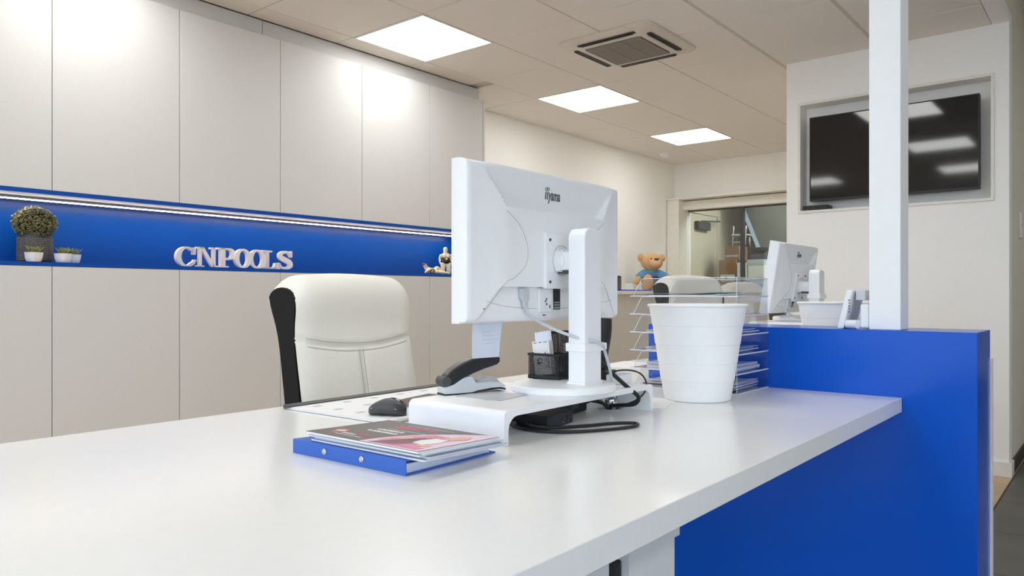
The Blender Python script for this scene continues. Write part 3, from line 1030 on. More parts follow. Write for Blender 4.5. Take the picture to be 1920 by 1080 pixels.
# ------------------------------------------------------------------ monitors
def make_monitor(label, loc, rz, W, Hh, panel_z, tilt, base_x, logo_small=False):
    """local axes: +x out of the back, +y to the right seen from the back, z up; origin at the base centre on its support"""
    t = thing('monitor', label, 'monitor', loc, rz)
    D = 0.040
    RIM = 0.016

    def depth(a, z):
        # a in -1..1 across, z in 0..1 up: how far the back shell stands out
        ax = abs(a)
        e = min(1.0, (1 - ax) / 0.03, (1 - z) / 0.05, z / 0.05)
        e = math.sqrt(max(0.0, 1 - (1 - max(0, e)) ** 2))
        base = RIM * e
        side = min(1.0, max(0.0, (1 - ax) / 0.42))
        side = side * side * (3 - 2 * side)
        vert = min(1.0, z / 0.10)
        dome = (D - RIM) * (0.18 * (1 - side) + side) * min(1, (1 - ax) / 0.04) * min(1, (1 - z) / 0.015) * min(1, z / 0.02)
        h = base + dome
        # scooped band along the top, wider at the rim
        lim = 0.93 - 0.30 * ((1 - z) / 0.275) ** 0.75 if z > 0.725 else 0
        if z >= 0.725 and ax < lim:
            k = (1 - z) / 0.275
            s = min(1.0, (lim - ax) / 0.02)
            target = RIM * e * 0.9 + (D - RIM) * (0.62 - 0.52 * k)
            h = h + (min(h, target) - h) * s
        # recessed connector bay at the bottom
        if z < 0.225:
            lim = 0.68 + 0.25 * (0.225 - z) / 0.225
            if ax < lim:
                s = min(1.0, (lim - ax) / 0.05)
                target = RIM * e + 0.002 + 0.003 * (1 - z / 0.225)
                h = h + (min(h, target) - h) * s
        return h

    R = Matrix.Translation((base_x, 0, panel_z)) @ Matrix.Rotation(radians(tilt), 4, 'Y')
    NA, NZ = 110, 84
    # sample rows with pairs that make the bay and scoop edges crisp
    zs = sorted(set([i / NZ for i in range(NZ + 1)] + [0.2235, 0.2265, 0.7235, 0.7265]))
    As = [-1 + 2 * i / NA for i in range(NA + 1)]
    b = MB()
    grid = [[b.bm.verts.new((depth(a, z), a * W / 2, z * Hh)) for a in As] for z in zs]
    for j in range(len(zs) - 1):
        for i in range(NA):
            b.bm.faces.new((grid[j][i], grid[j][i + 1], grid[j + 1][i + 1], grid[j + 1][i]))
    bl = [(0 - 0.018, y, z) for y, z in ((-W / 2, 0), (W / 2, 0), (W / 2, Hh), (-W / 2, Hh))]
    vs = [b.bm.verts.new(p) for p in bl]
    b.bm.faces.new(vs)
    loop = grid[0] + [g[-1] for g in grid[1:]] + grid[-1][-2::-1] + [g[0] for g in grid[-2:0:-1]]
    # side skirt: fan quads from outline to the front corners
    fr = []
    for v in loop:
        fr.append(b.bm.verts.new((-0.018, v.co.y, v.co.z)))
    for i in range(len(loop)):
        j = (i + 1) % len(loop)
        b.bm.faces.new((loop[i], fr[i], fr[j], loop[j]))
    bmesh.ops.recalc_face_normals(b.bm, faces=b.bm.faces)
    b.xform(R)
    b.build('back_shell', 'white', t, smooth=True, auto=32)
    b = MB().box(-0.0215, -0.0183, -W / 2 + 0.014, W / 2 - 0.014, 0.018, Hh - 0.014).xform(R)
    b.build('screen', 'screen', t)
    b = MB()
    b.box(-0.023, -0.0183, -W / 2, W / 2, 0, 0.018).box(-0.023, -0.0183, -W / 2, W / 2, Hh - 0.014, Hh)
    b.box(-0.023, -0.0183, -W / 2, -W / 2 + 0.014, 0.018, Hh - 0.014).box(-0.023, -0.0183, W / 2 - 0.014, W / 2, 0.018, Hh - 0.014)
    b.xform(R)
    b.build('bezel', 'white', t)

    # lettering of the maker, laid on the scooped band
    def on_shell(me, ya, za, off=0.0006):
        q = MB().mesh(me)
        for v in q.bm.verts:
            y, z = ya + v.co.x, za + v.co.y
            v.co = Vector((depth(y / (W / 2), z / Hh) + off + v.co.z, y, z))
        return q
    lz = Hh * 0.818
    ms_ = W / 0.62
    q = on_shell(text_mesh('yama', 0.0345 * ms_, 0.0, 0.0011, 0.66, 'LEFT'), -0.0205 * ms_, lz)
    for k in range(2):          # the two dotless strokes under the loop
        y0_ = (-0.0345 + 0.0073 * k) * ms_
        w_, h_ = 0.0042 * ms_, 0.0182 * ms_
        q.quad([(depth((y0_ + a) / (W / 2), (lz + c) / Hh) + 0.0006, y0_ + a, lz + c) for a, c in ((0, 0), (w_, 0), (w_, h_), (0, h_))])
    for s in (-1, 1):
        P = [((-0.0285 + s * 0.0040) * ms_ + 0.0036 * ms_ * cos(k * pi / 8), lz + 0.0245 * ms_ + 0.0036 * ms_ * sin(k * pi / 8)) for k in range(17)]
        q.tube([(depth(y / (W / 2), z / Hh) + 0.0008, y, z) for y, z in P], 0.0007, 6, 0)
    q.xform(R)
    q.build('maker_lettering', 'logo', t)

    # seam lines of the shell
    b = MB()
    for s in (-1, 1):
        pts = [(s * 0.64, 0.70), (s * 0.50, 0.62), (s * 0.42, 0.52), (s * 0.40, 0.43), (s * 0.44, 0.35), (s * 0.56, 0.28), (s * 0.66, 0.24), (s * 0.90, 0.02)]
        P = smooth_path([(0, a, z) for a, z in pts], 8)
        b.tube([(depth(p.y, p.z) + 0.0002, p.y * W / 2, p.z * Hh) for p in P], 0.0006, 5, 0)
    P = smooth_path([(0, -0.82, 0.135), (0, -0.5, 0.095), (0, 0, 0.08), (0, 0.5, 0.095), (0, 0.82, 0.135)], 8)
    b.tube([(depth(p.y, p.z) + 0.0002, p.y * W / 2, p.z * Hh) for p in P], 0.0006, 5, 0)
    b.xform(R)
    b.build('shell_seam', 'grey', t)

    # mounting plate, screws, hinge
    zc = Hh * 0.40
    v = MB().box(D - 0.004, D + 0.006, -0.062, 0.062, zc - 0.066, zc + 0.066, 0.002).xform(R)
    v = v.build('mounting_plate', 'white', t)
    for sy in (-1, 1):
        for sz in (-1, 1):
            MB().cyl((D + 0.006, sy * 0.047, zc + sz * 0.05), (D + 0.008, sy * 0.047, zc + sz * 0.05), 0.0035, 10).xform(R).build('screw', 'dgrey', v)
    b = MB()
    P = [(D + 0.0062, 0.036 * cos(k * pi / 16), zc + 0.002 + 0.036 * sin(k * pi / 16)) for k in range(33)]
    b.tube(P, 0.0007, 5, 0)
    b.xform(R)
    b.build('plate_ring', 'grey', v)
    hx = (R @ Vector((D, 0, zc)))
    px = 0.028                       # pillar near face
    b = MB().cyl((D + 0.004, 0, zc), (D + 0.020, 0, zc), 0.030, 28).xform(R)
    b.cyl((hx.x + 0.006, -0.024, hx.z), (hx.x + 0.006, 0.024, hx.z), 0.024, 24)
    b.box(hx.x + 0.005, 0.052, -0.022, 0.022, hx.z - 0.022, hx.z + 0.022, 0.004)
    b.build('hinge', 'white', t, smooth=True, auto=35)
    MB().box(hx.x - 0.005, 0.05, -0.016, 0.016, hx.z - 0.030, hx.z - 0.0225).build('hinge_clip', 'dgrey', t)

    # pillar with a rounded head, ring clip, base
    ztop = hx.z + 0.075
    x0, x1 = 0.038, 0.085
    prof = [(-0.036, 0.006), (0.036, 0.006), (0.036, ztop - 0.012)]
    prof += [(0.036 - 0.004 + 0.004 * cos(radians(a)), ztop - 0.012 + 0.006 * sin(radians(a))) for a in (30, 60, 90)]
    prof += [(-0.036 + 0.024 + 0.024 * cos(radians(a)), ztop - 0.024 + 0.024 * sin(radians(a))) for a in (90, 108, 126, 144, 162, 180)]
    b = MB().prism(prof, 'x', x0, x1)
    b.build('pillar', 'white', t, bevel=0.004, seg=3)
    MB().box(x0 - 0.002, x1 + 0.002, -0.039, 0.039, 0.004, 0.028, 0.002).build('pillar_foot', 'white', t)
    b = MB().box(x0 - 0.004, x1 + 0.004, -0.041, 0.041, 0.098, 0.118, 0.002).box(x1 - 0.02, x1 + 0.004, 0.041, 0.054, 0.100, 0.116, 0.002)
    b.build('cable_clip', 'white_m', t)
    b = MB().lathe([(0.0, 0.0), (0.122, 0.0), (0.126, 0.004), (0.126, 0.013), (0.121, 0.018), (0.09, 0.022), (0.0, 0.025)], n=64)
    b.build('round_base', 'white', t, smooth=True, auto=30)

    # connector bay: plug, port block, rating label
    def bx(y0, y1, z0, z1, off, th, m, name, parent=t, bev=0.0):
        d = depth((y0 + y1) / W, (z0 + z1) / 2 / Hh) + off
        return MB().box(d, d + th, y0, y1, z0, z1, bev, 1).xform(R).build(name, m, parent)
    pb = bx(-0.062, -0.010, 0.020, 0.078, -0.001, 0.007, 'white', 'port_block', bev=0.002)
    bx(-0.050, -0.020, 0.0655, 0.0675, 0.006, 0.0006, 'grey', 'port_slot', pb)
    for yy, zz in ((-0.037, 0.047), (-0.033, 0.052), (-0.033, 0.040)):
        bx(yy - 0.0018, yy + 0.0018, zz - 0.0022, zz + 0.0022, 0.006, 0.0008, 'ink', 'socket', pb)
    bx(-0.022, -0.019, 0.030, 0.038, 0.006, 0.0007, 'dgrey', 'port_mark', pb)
    lb = bx(0.002, 0.030, 0.026, 0.078, 0.0004, 0.0006, 'black', 'rating_label')
    for k in range(3):
        bx(0.004, 0.026, 0.030 + 0.006 * k, 0.033 + 0.006 * k, 0.001, 0.0004, 'grey', 'print_line', lb)
    for yy in (-0.040, -0.033):
        bx(yy - 0.0018, yy + 0.0018, 0.012, 0.0155, 0.0004, 0.0006, 'ink', 'screw_hole')
    bx(-0.262, -0.259, 0.030, 0.033, 0.0004, 0.0006, 'ink', 'screw_hole')
    return t, R, depth


Y1 = 1.472
mon, MR, mdepth = make_monitor('large white monitor seen from behind on the riser of the front desk', (-1.050, Y1, RISER), 0, 0.62, 0.357, 0.168, 0, -0.052)

# plug and grey power cable of the near monitor
pc = thing('power_cable', 'light grey power cable from the near monitor through its pillar clip', 'cable', (-1.050, Y1, RISER))
def sh(y, z):
    return Vector((-0.052 + mdepth(y / 0.31, z / 0.357), y, z + 0.168))
p0 = sh(-0.120, 0.075) + Vector((0.006, 0, 0))
b = MB()
b.rings([[(p0.x + a * 0.5, p0.y + c, p0.z + 0.001) for a, c in rrect(0.026, 0.028, 0.004, 3)],
         [(p0.x + 0.002 + a * 0.5, p0.y + c, p0.z - 0.022) for a, c in rrect(0.026, 0.027, 0.004, 3)],
         [(p0.x + 0.003 + a * 0.5, p0.y + 0.001 + c, p0.z - 0.026) for a, c in rrect(0.02, 0.018, 0.004, 3)],
         [(p0.x + 0.003 + a * 0.5, p0.y + 0.003 + c, p0.z - 0.045) for a, c in rrect(0.014, 0.011, 0.003, 3)]])
b.build('plug', 'lgrey', pc, smooth=True, auto=40)
b = MB()
b.tube([p0 + Vector((0.004, 0.003, -0.040)), p0 + Vector((0.010, 0.012, -0.062)), (0.02, -0.055, 0.147), (0.074, -0.030, 0.128), (0.094, 0.000, 0.121), (0.096, 0.025, 0.111),
        (0.085, 0.050, 0.095), (0.082, 0.075, 0.055), (0.070, 0.105, 0.02), (0.062, 0.125, 0.0), (0.052, 0.16, -0.015), (0.030, 0.195, -0.035),
        (0.010, 0.205, -0.055), (0.006, 0.203, -0.064)], 0.0038, 10, 8)
b.build('cord', 'lgrey', pc, smooth=True)

# note stuck under the screen edge
b = MB()
for k in range(6):
    z0_, z1_ = -k * 0.0145, -(k + 1) * 0.0145
    y0_, y1_ = -0.0015 * k, -0.0015 * (k + 1)
    c0, c1 = 0.006 * (k / 6) ** 2, 0.006 * ((k + 1) / 6) ** 2
    tl_, tr_ = 0.003 * k / 6, 0.0
    b.rings([[(c0, y0_, z0_), (c0, y0_ + 0.104 - 0.0022 * k, z0_), (c0 + 0.0004, y0_ + 0.104 - 0.0022 * k, z0_), (c0 + 0.0004, y0_, z0_)],
             [(c1, y1_, z1_), (c1, y1_ + 0.104 - 0.0022 * (k + 1), z1_ - 0.002), (c1 + 0.0004, y1_ + 0.104 - 0.0022 * (k + 1), z1_ - 0.002), (c1 + 0.0004, y1_, z1_)]])
o = b.build('paper_note', 'paper_b')
tag(o, 'white paper note hanging below the lower left of the near monitor', 'note')
o.location = (-1.1265, 1.232, RISER + 0.168 + 0.008)
b = MB()
for k in range(5):
    b.box(0.0062 - 0.004 + 0.0, 0.0064 - 0.004 + 0.0006, 0.03, 0.06 + 0.012 * (k % 3), -0.030 - 0.009 * k, -0.0287 - 0.009 * k)
b.build('faint_writing', mat('faint_pencil', (200, 206, 222), 0.85), o)

# ------------------------------------------------------------------ pen organiser of black wire mesh
po = thing('mesh_organizer', 'black wire mesh desk organizer behind the monitor pillar', 'organizer', (-1.15, 1.462, RISER + 0.0235))


def mesh_face(b, o, u, v, w, h, p=0.0050, th=0.0014):
    """two families of diagonal wires clipped to a w x h rectangle"""
    o, u, v = Vector(o), Vector(u), Vector(v)
    nn = u.cross(v).normalized()
    for sgn in (1, -1):
        k = -h if sgn > 0 else 0
        while k < (w if sgn > 0 else w + h):
            # line: a = k + s (sgn>0) or a = k - s ; s along v
            s0, s1 = 0.0, h
            if sgn > 0:
                s0, s1 = max(0, -k), min(h, w - k)
            else:
                s0, s1 = max(0, k - w), min(h, k)
            if s1 - s0 > 0.001:
                a0, a1 = k + sgn * s0, k + sgn * s1
                A, B = o + u * a0 + v * s0, o + u * a1 + v * s1
                d = (u * sgn - v).normalized() * th * 0.5 if sgn > 0 else (u + v).normalized() * th * 0.5
                off = nn * 0.0002 * sgn
                b.quad([A - d + off, A + d + off, B + d + off, B - d + off])
            k += p


def mesh_box(x0, x1, y0, y1, z1, name):
    b = MB()
    mesh_face(b, (x0, y0, 0.008), (1, 0, 0), (0, 0, 1), x1 - x0, z1 - 0.012)
    mesh_face(b, (x0, y1, 0.008), (1, 0, 0), (0, 0, 1), x1 - x0, z1 - 0.012)
    mesh_face(b, (x0, y0, 0.008), (0, 1, 0), (0, 0, 1), y1 - y0, z1 - 0.012)
    mesh_face(b, (x1, y0, 0.008), (0, 1, 0), (0, 0, 1), y1 - y0, z1 - 0.012)
    b.build(name, 'black', po, stuff=True)
    b = MB()
    for z_, h_, q in ((z1 - 0.005, 0.006, 0.0015), (0.0, 0.009, 0.001)):
        b.box(x0 - q, x1 + q, y0 - q, y0 + q, z_, z_ + h_).box(x0 - q, x1 + q, y1 - q, y1 + q, z_, z_ + h_)
        b.box(x0 - q, x0 + q, y0 + q, y1 - q, z_, z_ + h_).box(x1 - q, x1 + q, y0 + q, y1 - q, z_, z_ + h_)
    b.build('rim', 'black', po, stuff=True)


mesh_box(0.0, 0.093, 0.0, 0.050, 0.062, 'mesh_wall')
mesh_box(0.026, 0.093, 0.052, 0.118, 0.114, 'mesh_wall')
MB().box(-0.001, 0.094, -0.001, 0.119, 0.0, 0.002).build('floor_plate', 'black', po)
# cards in the front compartment
cd = thing('business_cards', 'stack of white printed business cards leaning in the mesh organizer', 'cards', (-1.150, 1.480, RISER + 0.0262), 0)
b = MB()
for k in range(6):
    b.box(0.006, 0.058, 0.002 + k * 0.0028, 0.0042 + k * 0.0028, 0.002, 0.086)
b.xform(Matrix.Rotation(radians(-7), 4, 'Y'))
b.build('card_block', 'paper', cd)
b = MB().box(0.006, 0.058, 0.020, 0.0206, 0.0, 0.108).xform(Matrix.Rotation(radians(-9), 4, 'Y'))
b.build('tall_card', 'paper_b', cd)
q = MB()
for k, ch in enumerate('LUX'):
    me = text_mesh(ch, 0.0085, 0.0, 0.0002)
    q.mesh(me, basis((0, 0, 1), (-1, 0, 0), (0, -1, 0), (0.047, 0.0016, 0.022 + k * 0.0165)))
for k in range(9):
    q.box(0.051, 0.0535, 0.0013, 0.0017, 0.018 + k * 0.0042, 0.0205 + k * 0.0042)
P = [(0.026 + 0.007 * cos(k * pi / 8), 0.0015, 0.036 + 0.007 * sin(k * pi / 8)) for k in range(14)]
q.tube(P, 0.0008, 5, 0)
q.box(0.018, 0.023, 0.0012, 0.0017, 0.028, 0.033).box(0.022, 0.030, 0.0012, 0.0017, 0.031, 0.0335)
for k in range(3):
    q.box(0.010 + k * 0.016, 0.020 + k * 0.016, 0.0013, 0.0017, 0.0815, 0.083)
q.xform(Matrix.Rotation(radians(-7), 4, 'Y'))
q.build('card_print', 'ink', cd)
t = thing('pen_bundle', 'few pens standing in the tall part of the mesh organizer', 'pens', (-1.086, 1.548, RISER + 0.026))
for k, (dx_, dy_, m_) in enumerate(((-0.02, 0.0, 'tan_l'), (0.005, 0.015, 'yellow'), (0.018, -0.012, 'binder'), (0.0, -0.02, 'white'))):
    MB().cyl((dx_ * 0.6, dy_ * 0.6, 0.0), (dx_, dy_, 0.082), 0.0042, 8).build('pen', m_, t, smooth=True, auto=40)

# cordless phone behind the pillar
ph = thing('cordless_phone', 'black handset standing in a small black cradle behind the pillar', 'phone', (-1.085, 1.690, RISER + 0.0005), radians(10))
MB().box(-0.035, 0.032, -0.035, 0.035, 0, 0.030, 0.004).build('cradle', 'black', ph)
b = MB()
b.tube([(-0.004, 0, 0.028), (-0.001, 0, 0.08), (0.006, 0, 0.13), (0.010, 0, 0.168)], lambda t: 0.019 + 0.005 * math.sin(pi * t) + 0.004 * t, 14, 6, 0.55)
b.build('handset', 'black', ph, smooth=True, auto=50)
t = thing('memo_box', 'small white memo box with blue printed top at the far end of the riser', 'box', (-1.065, 1.705, RISER + 0.0005), 0.1)
MB().box(0.015, 0.055, -0.052, 0.018, 0, 0.022, 0.001, 1).build('box', 'paper', t)
MB().box(0.018, 0.052, -0.049, 0.015, 0.0221, 0.0232).build('printed_top', 'paper_b', t)

# ------------------------------------------------------------------ stapler on the riser
stp = thing('stapler', 'grey and black stapler standing on the left end of the riser', 'stapler', (-1.212, 1.245, RISER + 0.0005), radians(-18))
# local +y runs along the stapler, x across
def ribs(prof, w0, name, m, par, n=1):
    b = MB()
    rs = []
    for (y, z0_, z1_, w_) in prof:
        rs.append([(-w_ / 2, y, z0_), (w_ / 2, y, z0_), (w_ / 2, y, z1_ - 0.003), (w_ / 2 - 0.003, y, z1_), (-w_ / 2 + 0.003, y, z1_), (-w_ / 2, y, z1_ - 0.003)])
    b.rings(rs)
    return b.build(name, m, par, smooth=True, auto=35)


ribs([(-0.022, 0.003, 0.018, 0.036), (0.0, 0.003, 0.022, 0.042), (0.030, 0.003, 0.038, 0.042), (0.050, 0.003, 0.040, 0.040), (0.062, 0.006, 0.024, 0.040), (0.10, 0.010, 0.024, 0.042), (0.128, 0.010, 0.022, 0.040), (0.142, 0.006, 0.014, 0.034)], 0, 'base', 'lgrey', stp)
ribs([(-0.023, 0.0, 0.004, 0.037), (0.055, 0.0, 0.0045, 0.043), (0.066, 0.003, 0.0085, 0.043), (0.12, 0.006, 0.0105, 0.043), (0.143, 0.002, 0.007, 0.035)], 0, 'rubber_sole', 'black', stp)
ribs([(0.068, 0.022, 0.028, 0.024), (0.09, 0.022, 0.036, 0.028), (0.115, 0.022, 0.034, 0.026), (0.128, 0.02, 0.026, 0.02)], 0, 'anvil_plate', 'grey', stp)
ribs([(0.020, 0.030, 0.044, 0.016), (0.06, 0.040, 0.056, 0.016), (0.115, 0.056, 0.070, 0.016)], 0, 'magazine', 'chrome', stp)
ribs([(-0.016, 0.024, 0.042, 0.030), (0.0, 0.024, 0.056, 0.032), (0.025, 0.036, 0.070, 0.033), (0.055, 0.047, 0.080, 0.033), (0.085, 0.056, 0.085, 0.032), (0.120, 0.064, 0.086, 0.030), (0.128, 0.070, 0.082, 0.028)], 0, 'handle', 'black', stp)
b = MB().cyl((-0.017, -0.016, 0.031), (0.017, -0.016, 0.031), 0.0115, 18)
b.build('pivot', 'dgrey', stp, smooth=True, auto=40)
ribs([(-0.012, 0.0440, 0.0480, 0.026), (0.0, 0.0540, 0.0572, 0.028), (0.025, 0.0680, 0.0714, 0.029), (0.055, 0.0780, 0.0813, 0.029), (0.085, 0.0830, 0.0862, 0.028), (0.112, 0.0842, 0.0868, 0.024), (0.122, 0.0840, 0.0850, 0.016)], 0, 'handle_top', mat('taupe_gloss_plastic', (104, 98, 94), 0.25), stp)

o = MB().prism([(-1.178, 1.230), (-1.050, 1.236), (-1.066, 1.352), (-1.186, 1.340)], 'z', RISER + 0.0005, RISER + 0.0013).build('clear_pouch', 'pouch')
tag(o, 'thin grey translucent sheet lying on the riser in front of the stapler', 'sheet')

# ------------------------------------------------------------------ desk pad, mouse, booklet
dp = thing('desk_pad', 'white calendar desk pad with a dark raised rear edge', 'desk pad', (-1.52, 1.53, DT_ + 0.0004), radians(2))
for k in range(4):
    MB().box(-0.195, 0.185 - 0.002 * k, -0.385 + 0.0015 * k, 0.40, 0.0004 + k * 0.0014, 0.0016 + k * 0.0014).build('sheet', 'paper', dp)
MB().box(-0.200, 0.19, -0.386, 0.402, 0, 0.0003).build('backing', 'dgrey', dp)
b = MB().prism([(-0.205, 0.0004), (-0.180, 0.0062), (-0.180, 0.009), (-0.206, 0.0115)], 'y', -0.388, 0.405)
b.build('edge_strip', 'dgrey', dp)
b = MB()
for k in range(6):
    for q in range(4):
        b.box(-0.15 + q * 0.085, -0.135 + q * 0.085, -0.34 + k * 0.1, -0.315 + k * 0.1, 0.0059, 0.0062)
b.build('printed_marks', 'paper_g', dp, stuff=True)

ms = thing('computer_mouse', 'dark grey wireless mouse lying on the desk pad', 'mouse', (-1.400, 1.222, DT_ + 0.0066), radians(114))
b = MB()
rs = []
for k in range(13):
    q = k / 12
    y = -0.049 + 0.098 * q
    w_ = 0.031 * (1 - abs(2 * q - 1) ** 3.2) ** 0.5 * (1.05 - 0.12 * math.exp(-((q - 0.55) / 0.15) ** 2)) + 0.001
    h_ = 0.041 * math.sin(pi * (0.08 + 0.86 * q ** 0.85)) ** 0.62 * (1 if q < 0.96 else 0.7)
    ring = []
    for j in range(16):
        a = 2 * pi * j / 16
        x = w_ * math.copysign(abs(cos(a)) ** 0.7, cos(a))
        z = h_ * (0.5 + 0.5 * math.copysign(abs(sin(a)) ** 0.75, sin(a)))
        ring.append((x, y, z))
    rs.append(ring)
b.rings(rs)
b.build('shell', 'dgrey', ms, smooth=True)
MB().tube([(0, -0.010, 0.0415), (0, -0.028, 0.0385), (0, -0.042, 0.0295)], 0.0013, 6, 4).build('button_gap', 'black', ms, smooth=True)
MB().cyl((-0.0035, -0.026, 0.0338), (0.0035, -0.026, 0.0338), 0.0068, 16).build('scroll_wheel', 'lgrey', ms, smooth=True, auto=40)
for s in (-1, 1):
    MB().tube([(s * 0.0285, -0.036, 0.018), (s * 0.0268, 0.0, 0.024), (s * 0.0285, 0.032, 0.018)], 0.0012, 6, 4).build('side_line', 'grey', ms, smooth=True)

t = thing('brown_booklet', 'brown booklet on the desk pad beside the mouse, half behind the riser', 'booklet', (-1.46, 1.43, DT_ + 0.0066), radians(12))
MB().box(-0.09, 0.15, -0.105, 0.12, 0.0, 0.0045).build('pages', 'paper_g', t)
MB().box(-0.091, 0.151, -0.106, 0.121, 0.0046, 0.0058).build('cover', 'brown', t)
b = MB()
for k in range(5):
    b.box(-0.03 + 0.012 * k, 0.03 + 0.016 * k, -0.07 + 0.016 * k, -0.062 + 0.016 * k, 0.0059, 0.0062)
b.build('cover_pattern', 'skin', t)
t = thing('dark_notebook', 'dark notebook under the mouse side of the riser on the desk pad', 'notebook', (-1.32, 1.37, DT_ + 0.0066), 0.0)
MB().box(-0.045, 0.06, -0.10, 0.10, 0, 0.014, 0.001, 1).build('block', 'black', t)
MB().box(-0.0455, 0.0605, -0.1005, 0.1005, 0.0141, 0.0155).build('cover', 'dgrey', t)

# ------------------------------------------------------------------ blue ring binder with the stack of magazines
bd = thing('ring_binder', 'blue ring binder lying on the desk under the magazines, spine to the front', 'binder', (-1.226, 0.834, DT_ + 0.0004), radians(1.6))
BW, BD, BH = 0.305, 0.235, 0.026
MB().box(0, BW, 0, 0.0022, 0, BH).build('spine', 'binder', bd)
MB().box(0, BW, 0.0022, BD, 0, 0.0022).build('bottom_cover', 'binder', bd)
b = MB().prism([(0.0022, BH - 0.0022), (0.0022, BH), (BD, 0.0165), (BD, 0.0145)], 'x', 0, BW)
b.build('top_cover', 'binder', bd)
b = MB().prism([(0.006, 0.0024), (0.006, BH - 0.008), (BD - 0.012, 0.0115), (BD - 0.012, 0.0024)], 'x', 0.010, BW - 0.006)
b.build('paper_block', 'paper_b', bd)
for x in (0.094, 0.196):
    r_ = MB().lathe([(0.0055, 0.0), (0.0062, 0.0008), (0.0045, 0.0018), (0.003, 0.0012), (0.0, 0.0012)], n=18)
    r_.xform(basis((1, 0, 0), (0, 0, 1), (0, -1, 0), (x, -0.0004, 0.0135)))
    r_.build('rivet', 'chrome', bd, smooth=True)

# slope of the binder top: magazines lie on it
SL = math.atan2(BH - 0.0165, BD)


def mag_frame(name, label, cat, dx_, dy_, dz_, rz):
    t = thing(name, label, cat, (-1.186 + dx_, 0.836 + dy_, DT_ + BH + dz_ + 0.0012))
    t.rotation_euler = (-SL * 0.8, 0, rz)
    t['group'] = 'magazines stacked on the binder'
    return t


mg = [
    ('grey blue magazine lowest in the stack, directly on the blue binder', 0.004, 0.008, 0.0, 0.02, 0.0035, 'paper_g'),
    ('pale magazine second from the bottom of the stack on the binder', 0.012, 0.010, 0.0040, 0.035, 0.0035, 'paper_b'),
    ('blue grey magazine in the middle of the stack on the binder', -0.002, 0.006, 0.0080, 0.012, 0.003, 'paper_g'),
    ('pale magazine just below the top magazine of the stack', 0.008, 0.004, 0.0115, 0.028, 0.003, 'paper_b'),
]
MW, MD = 0.297, 0.205
for (lab, a, c, dz_, rz, th, m_) in mg:
    t = mag_frame('magazine', lab, 'magazine', a, c, dz_, rz)
    MB().box(0, MW, 0, MD, 0, th - 0.0008).build('pages', 'paper_g' if m_ == 'paper_b' else 'paper_b', t)
    MB().box(-0.0005, MW + 0.0005, -0.0005, MD + 0.0005, th - 0.0007, th).build('cover', m_, t)
t = mag_frame('magazine', 'top magazine with taupe cover, pink logo and pink picture', 'magazine', 0.0, 0.0, 0.0150, 0.012)
MB().box(0, MW, 0, MD, 0, 0.0028).build('pages', 'paper', t)
cv = MB().box(-0.0005, MW + 0.0005, -0.0005, MD + 0.0005, 0.0029, 0.0036).build('cover', 'cover', t)
Z1_ = 0.0037


def flat(b, poly, z=Z1_, th=0.0002):
    b.prism(poly, 'z', z, z + th)


# pale picture panel with a curved left edge
pts = [(0.190, 0.0)] + [(0.190 + 0.075 * (k / 10) ** 1.8, 0.006 + MD * 0.97 * (k / 10) ** 0.8) for k in range(11)] + [(MW, MD), (MW, 0)]
curve = [(0.150 + 0.012 * (k / 14) + 0.115 * (k / 14) ** 2.6, MD * (k / 14)) for k in range(15)]
b = MB()
for k in range(14):
    flat(b, [curve[k], curve[k + 1], (MW, curve[k + 1][1]), (MW, curve[k][1])])
b.build('picture_ground', 'palepink', cv)
b = MB()
for k in range(2, 9):
    y0_, y1_ = MD * k / 14, MD * (k + 1) / 14
    flat(b, [(curve[k][0] + 0.012, y0_), (curve[k + 1][0] + 0.012, y1_), (MW - 0.02 - 0.004 * k, y1_), (MW - 0.02 - 0.004 * k, y0_)], Z1_ + 0.0003)
flat(b, [(0.17, 0.006), (MW - 0.012, 0.006), (MW - 0.01, 0.026), (0.185, 0.026)], Z1_ + 0.0003)
b.build('picture_pink', 'pink', cv)
b = MB()
for k in range(6):
    x = 0.168 + k * 0.010
    flat(b, [(x, 0.004 + k * 0.002), (x + 0.004, 0.004 + k * 0.002), (x + 0.052, 0.098 + k * 0.004), (x + 0.046, 0.098 + k * 0.004)], Z1_ + 0.0006)
b.build('picture_stripes', 'cover', cv)
b = MB()
flat(b, [(0.232, 0.050), (0.262, 0.044), (0.272, 0.078), (0.262, 0.110), (0.236, 0.104), (0.226, 0.078)], Z1_ + 0.0008)
b.build('picture_white_shape', 'paper', cv)
b = MB()
flat(b, [(0.245, 0.112), (0.268, 0.108), (0.284, 0.135), (0.272, 0.160), (0.254, 0.150)], Z1_ + 0.0008)
flat(b, [(0.258, 0.030), (0.283, 0.036), (0.280, 0.050), (0.256, 0.042)], Z1_ + 0.0008)
flat(b, [(0.176, 0.062), (0.192, 0.060), (0.205, 0.082), (0.192, 0.088)], Z1_ + 0.0008)
b.build('picture_skin', 'skin', cv, stuff=True)
# logo: round pin and the printed name
b = MB()
pin = [(0.041 + 0.0145 * cos(a), 0.050 + 0.0145 * sin(a)) for a in [radians(-50 + 280 * k / 20) for k in range(21)]] + [(0.041, 0.024)]
flat(b, pin)
b.build('logo_pin', 'magenta', cv)
b = MB()
for k, h_ in enumerate((0.010, 0.016, 0.013)):
    flat(b, [(0.033 + k * 0.006, 0.042), (0.0375 + k * 0.006, 0.042), (0.0375 + k * 0.006, 0.042 + h_), (0.033 + k * 0.006, 0.042 + h_)], Z1_ + 0.0003)
b.build('logo_bars', 'paper', cv)
q = MB().mesh(text_mesh('Immo', 0.0165, 0.0001, 0.0003, 1.0, 'LEFT'), Matrix.Translation((0.058, 0.033, Z1_ + 0.0002)))
q.build('name_print', 'paper', cv)
q = MB().mesh(text_mesh('Fusion', 0.0165, 0.0001, 0.0003, 1.0, 'LEFT'), Matrix.Translation((0.0975, 0.033, Z1_ + 0.0002)))
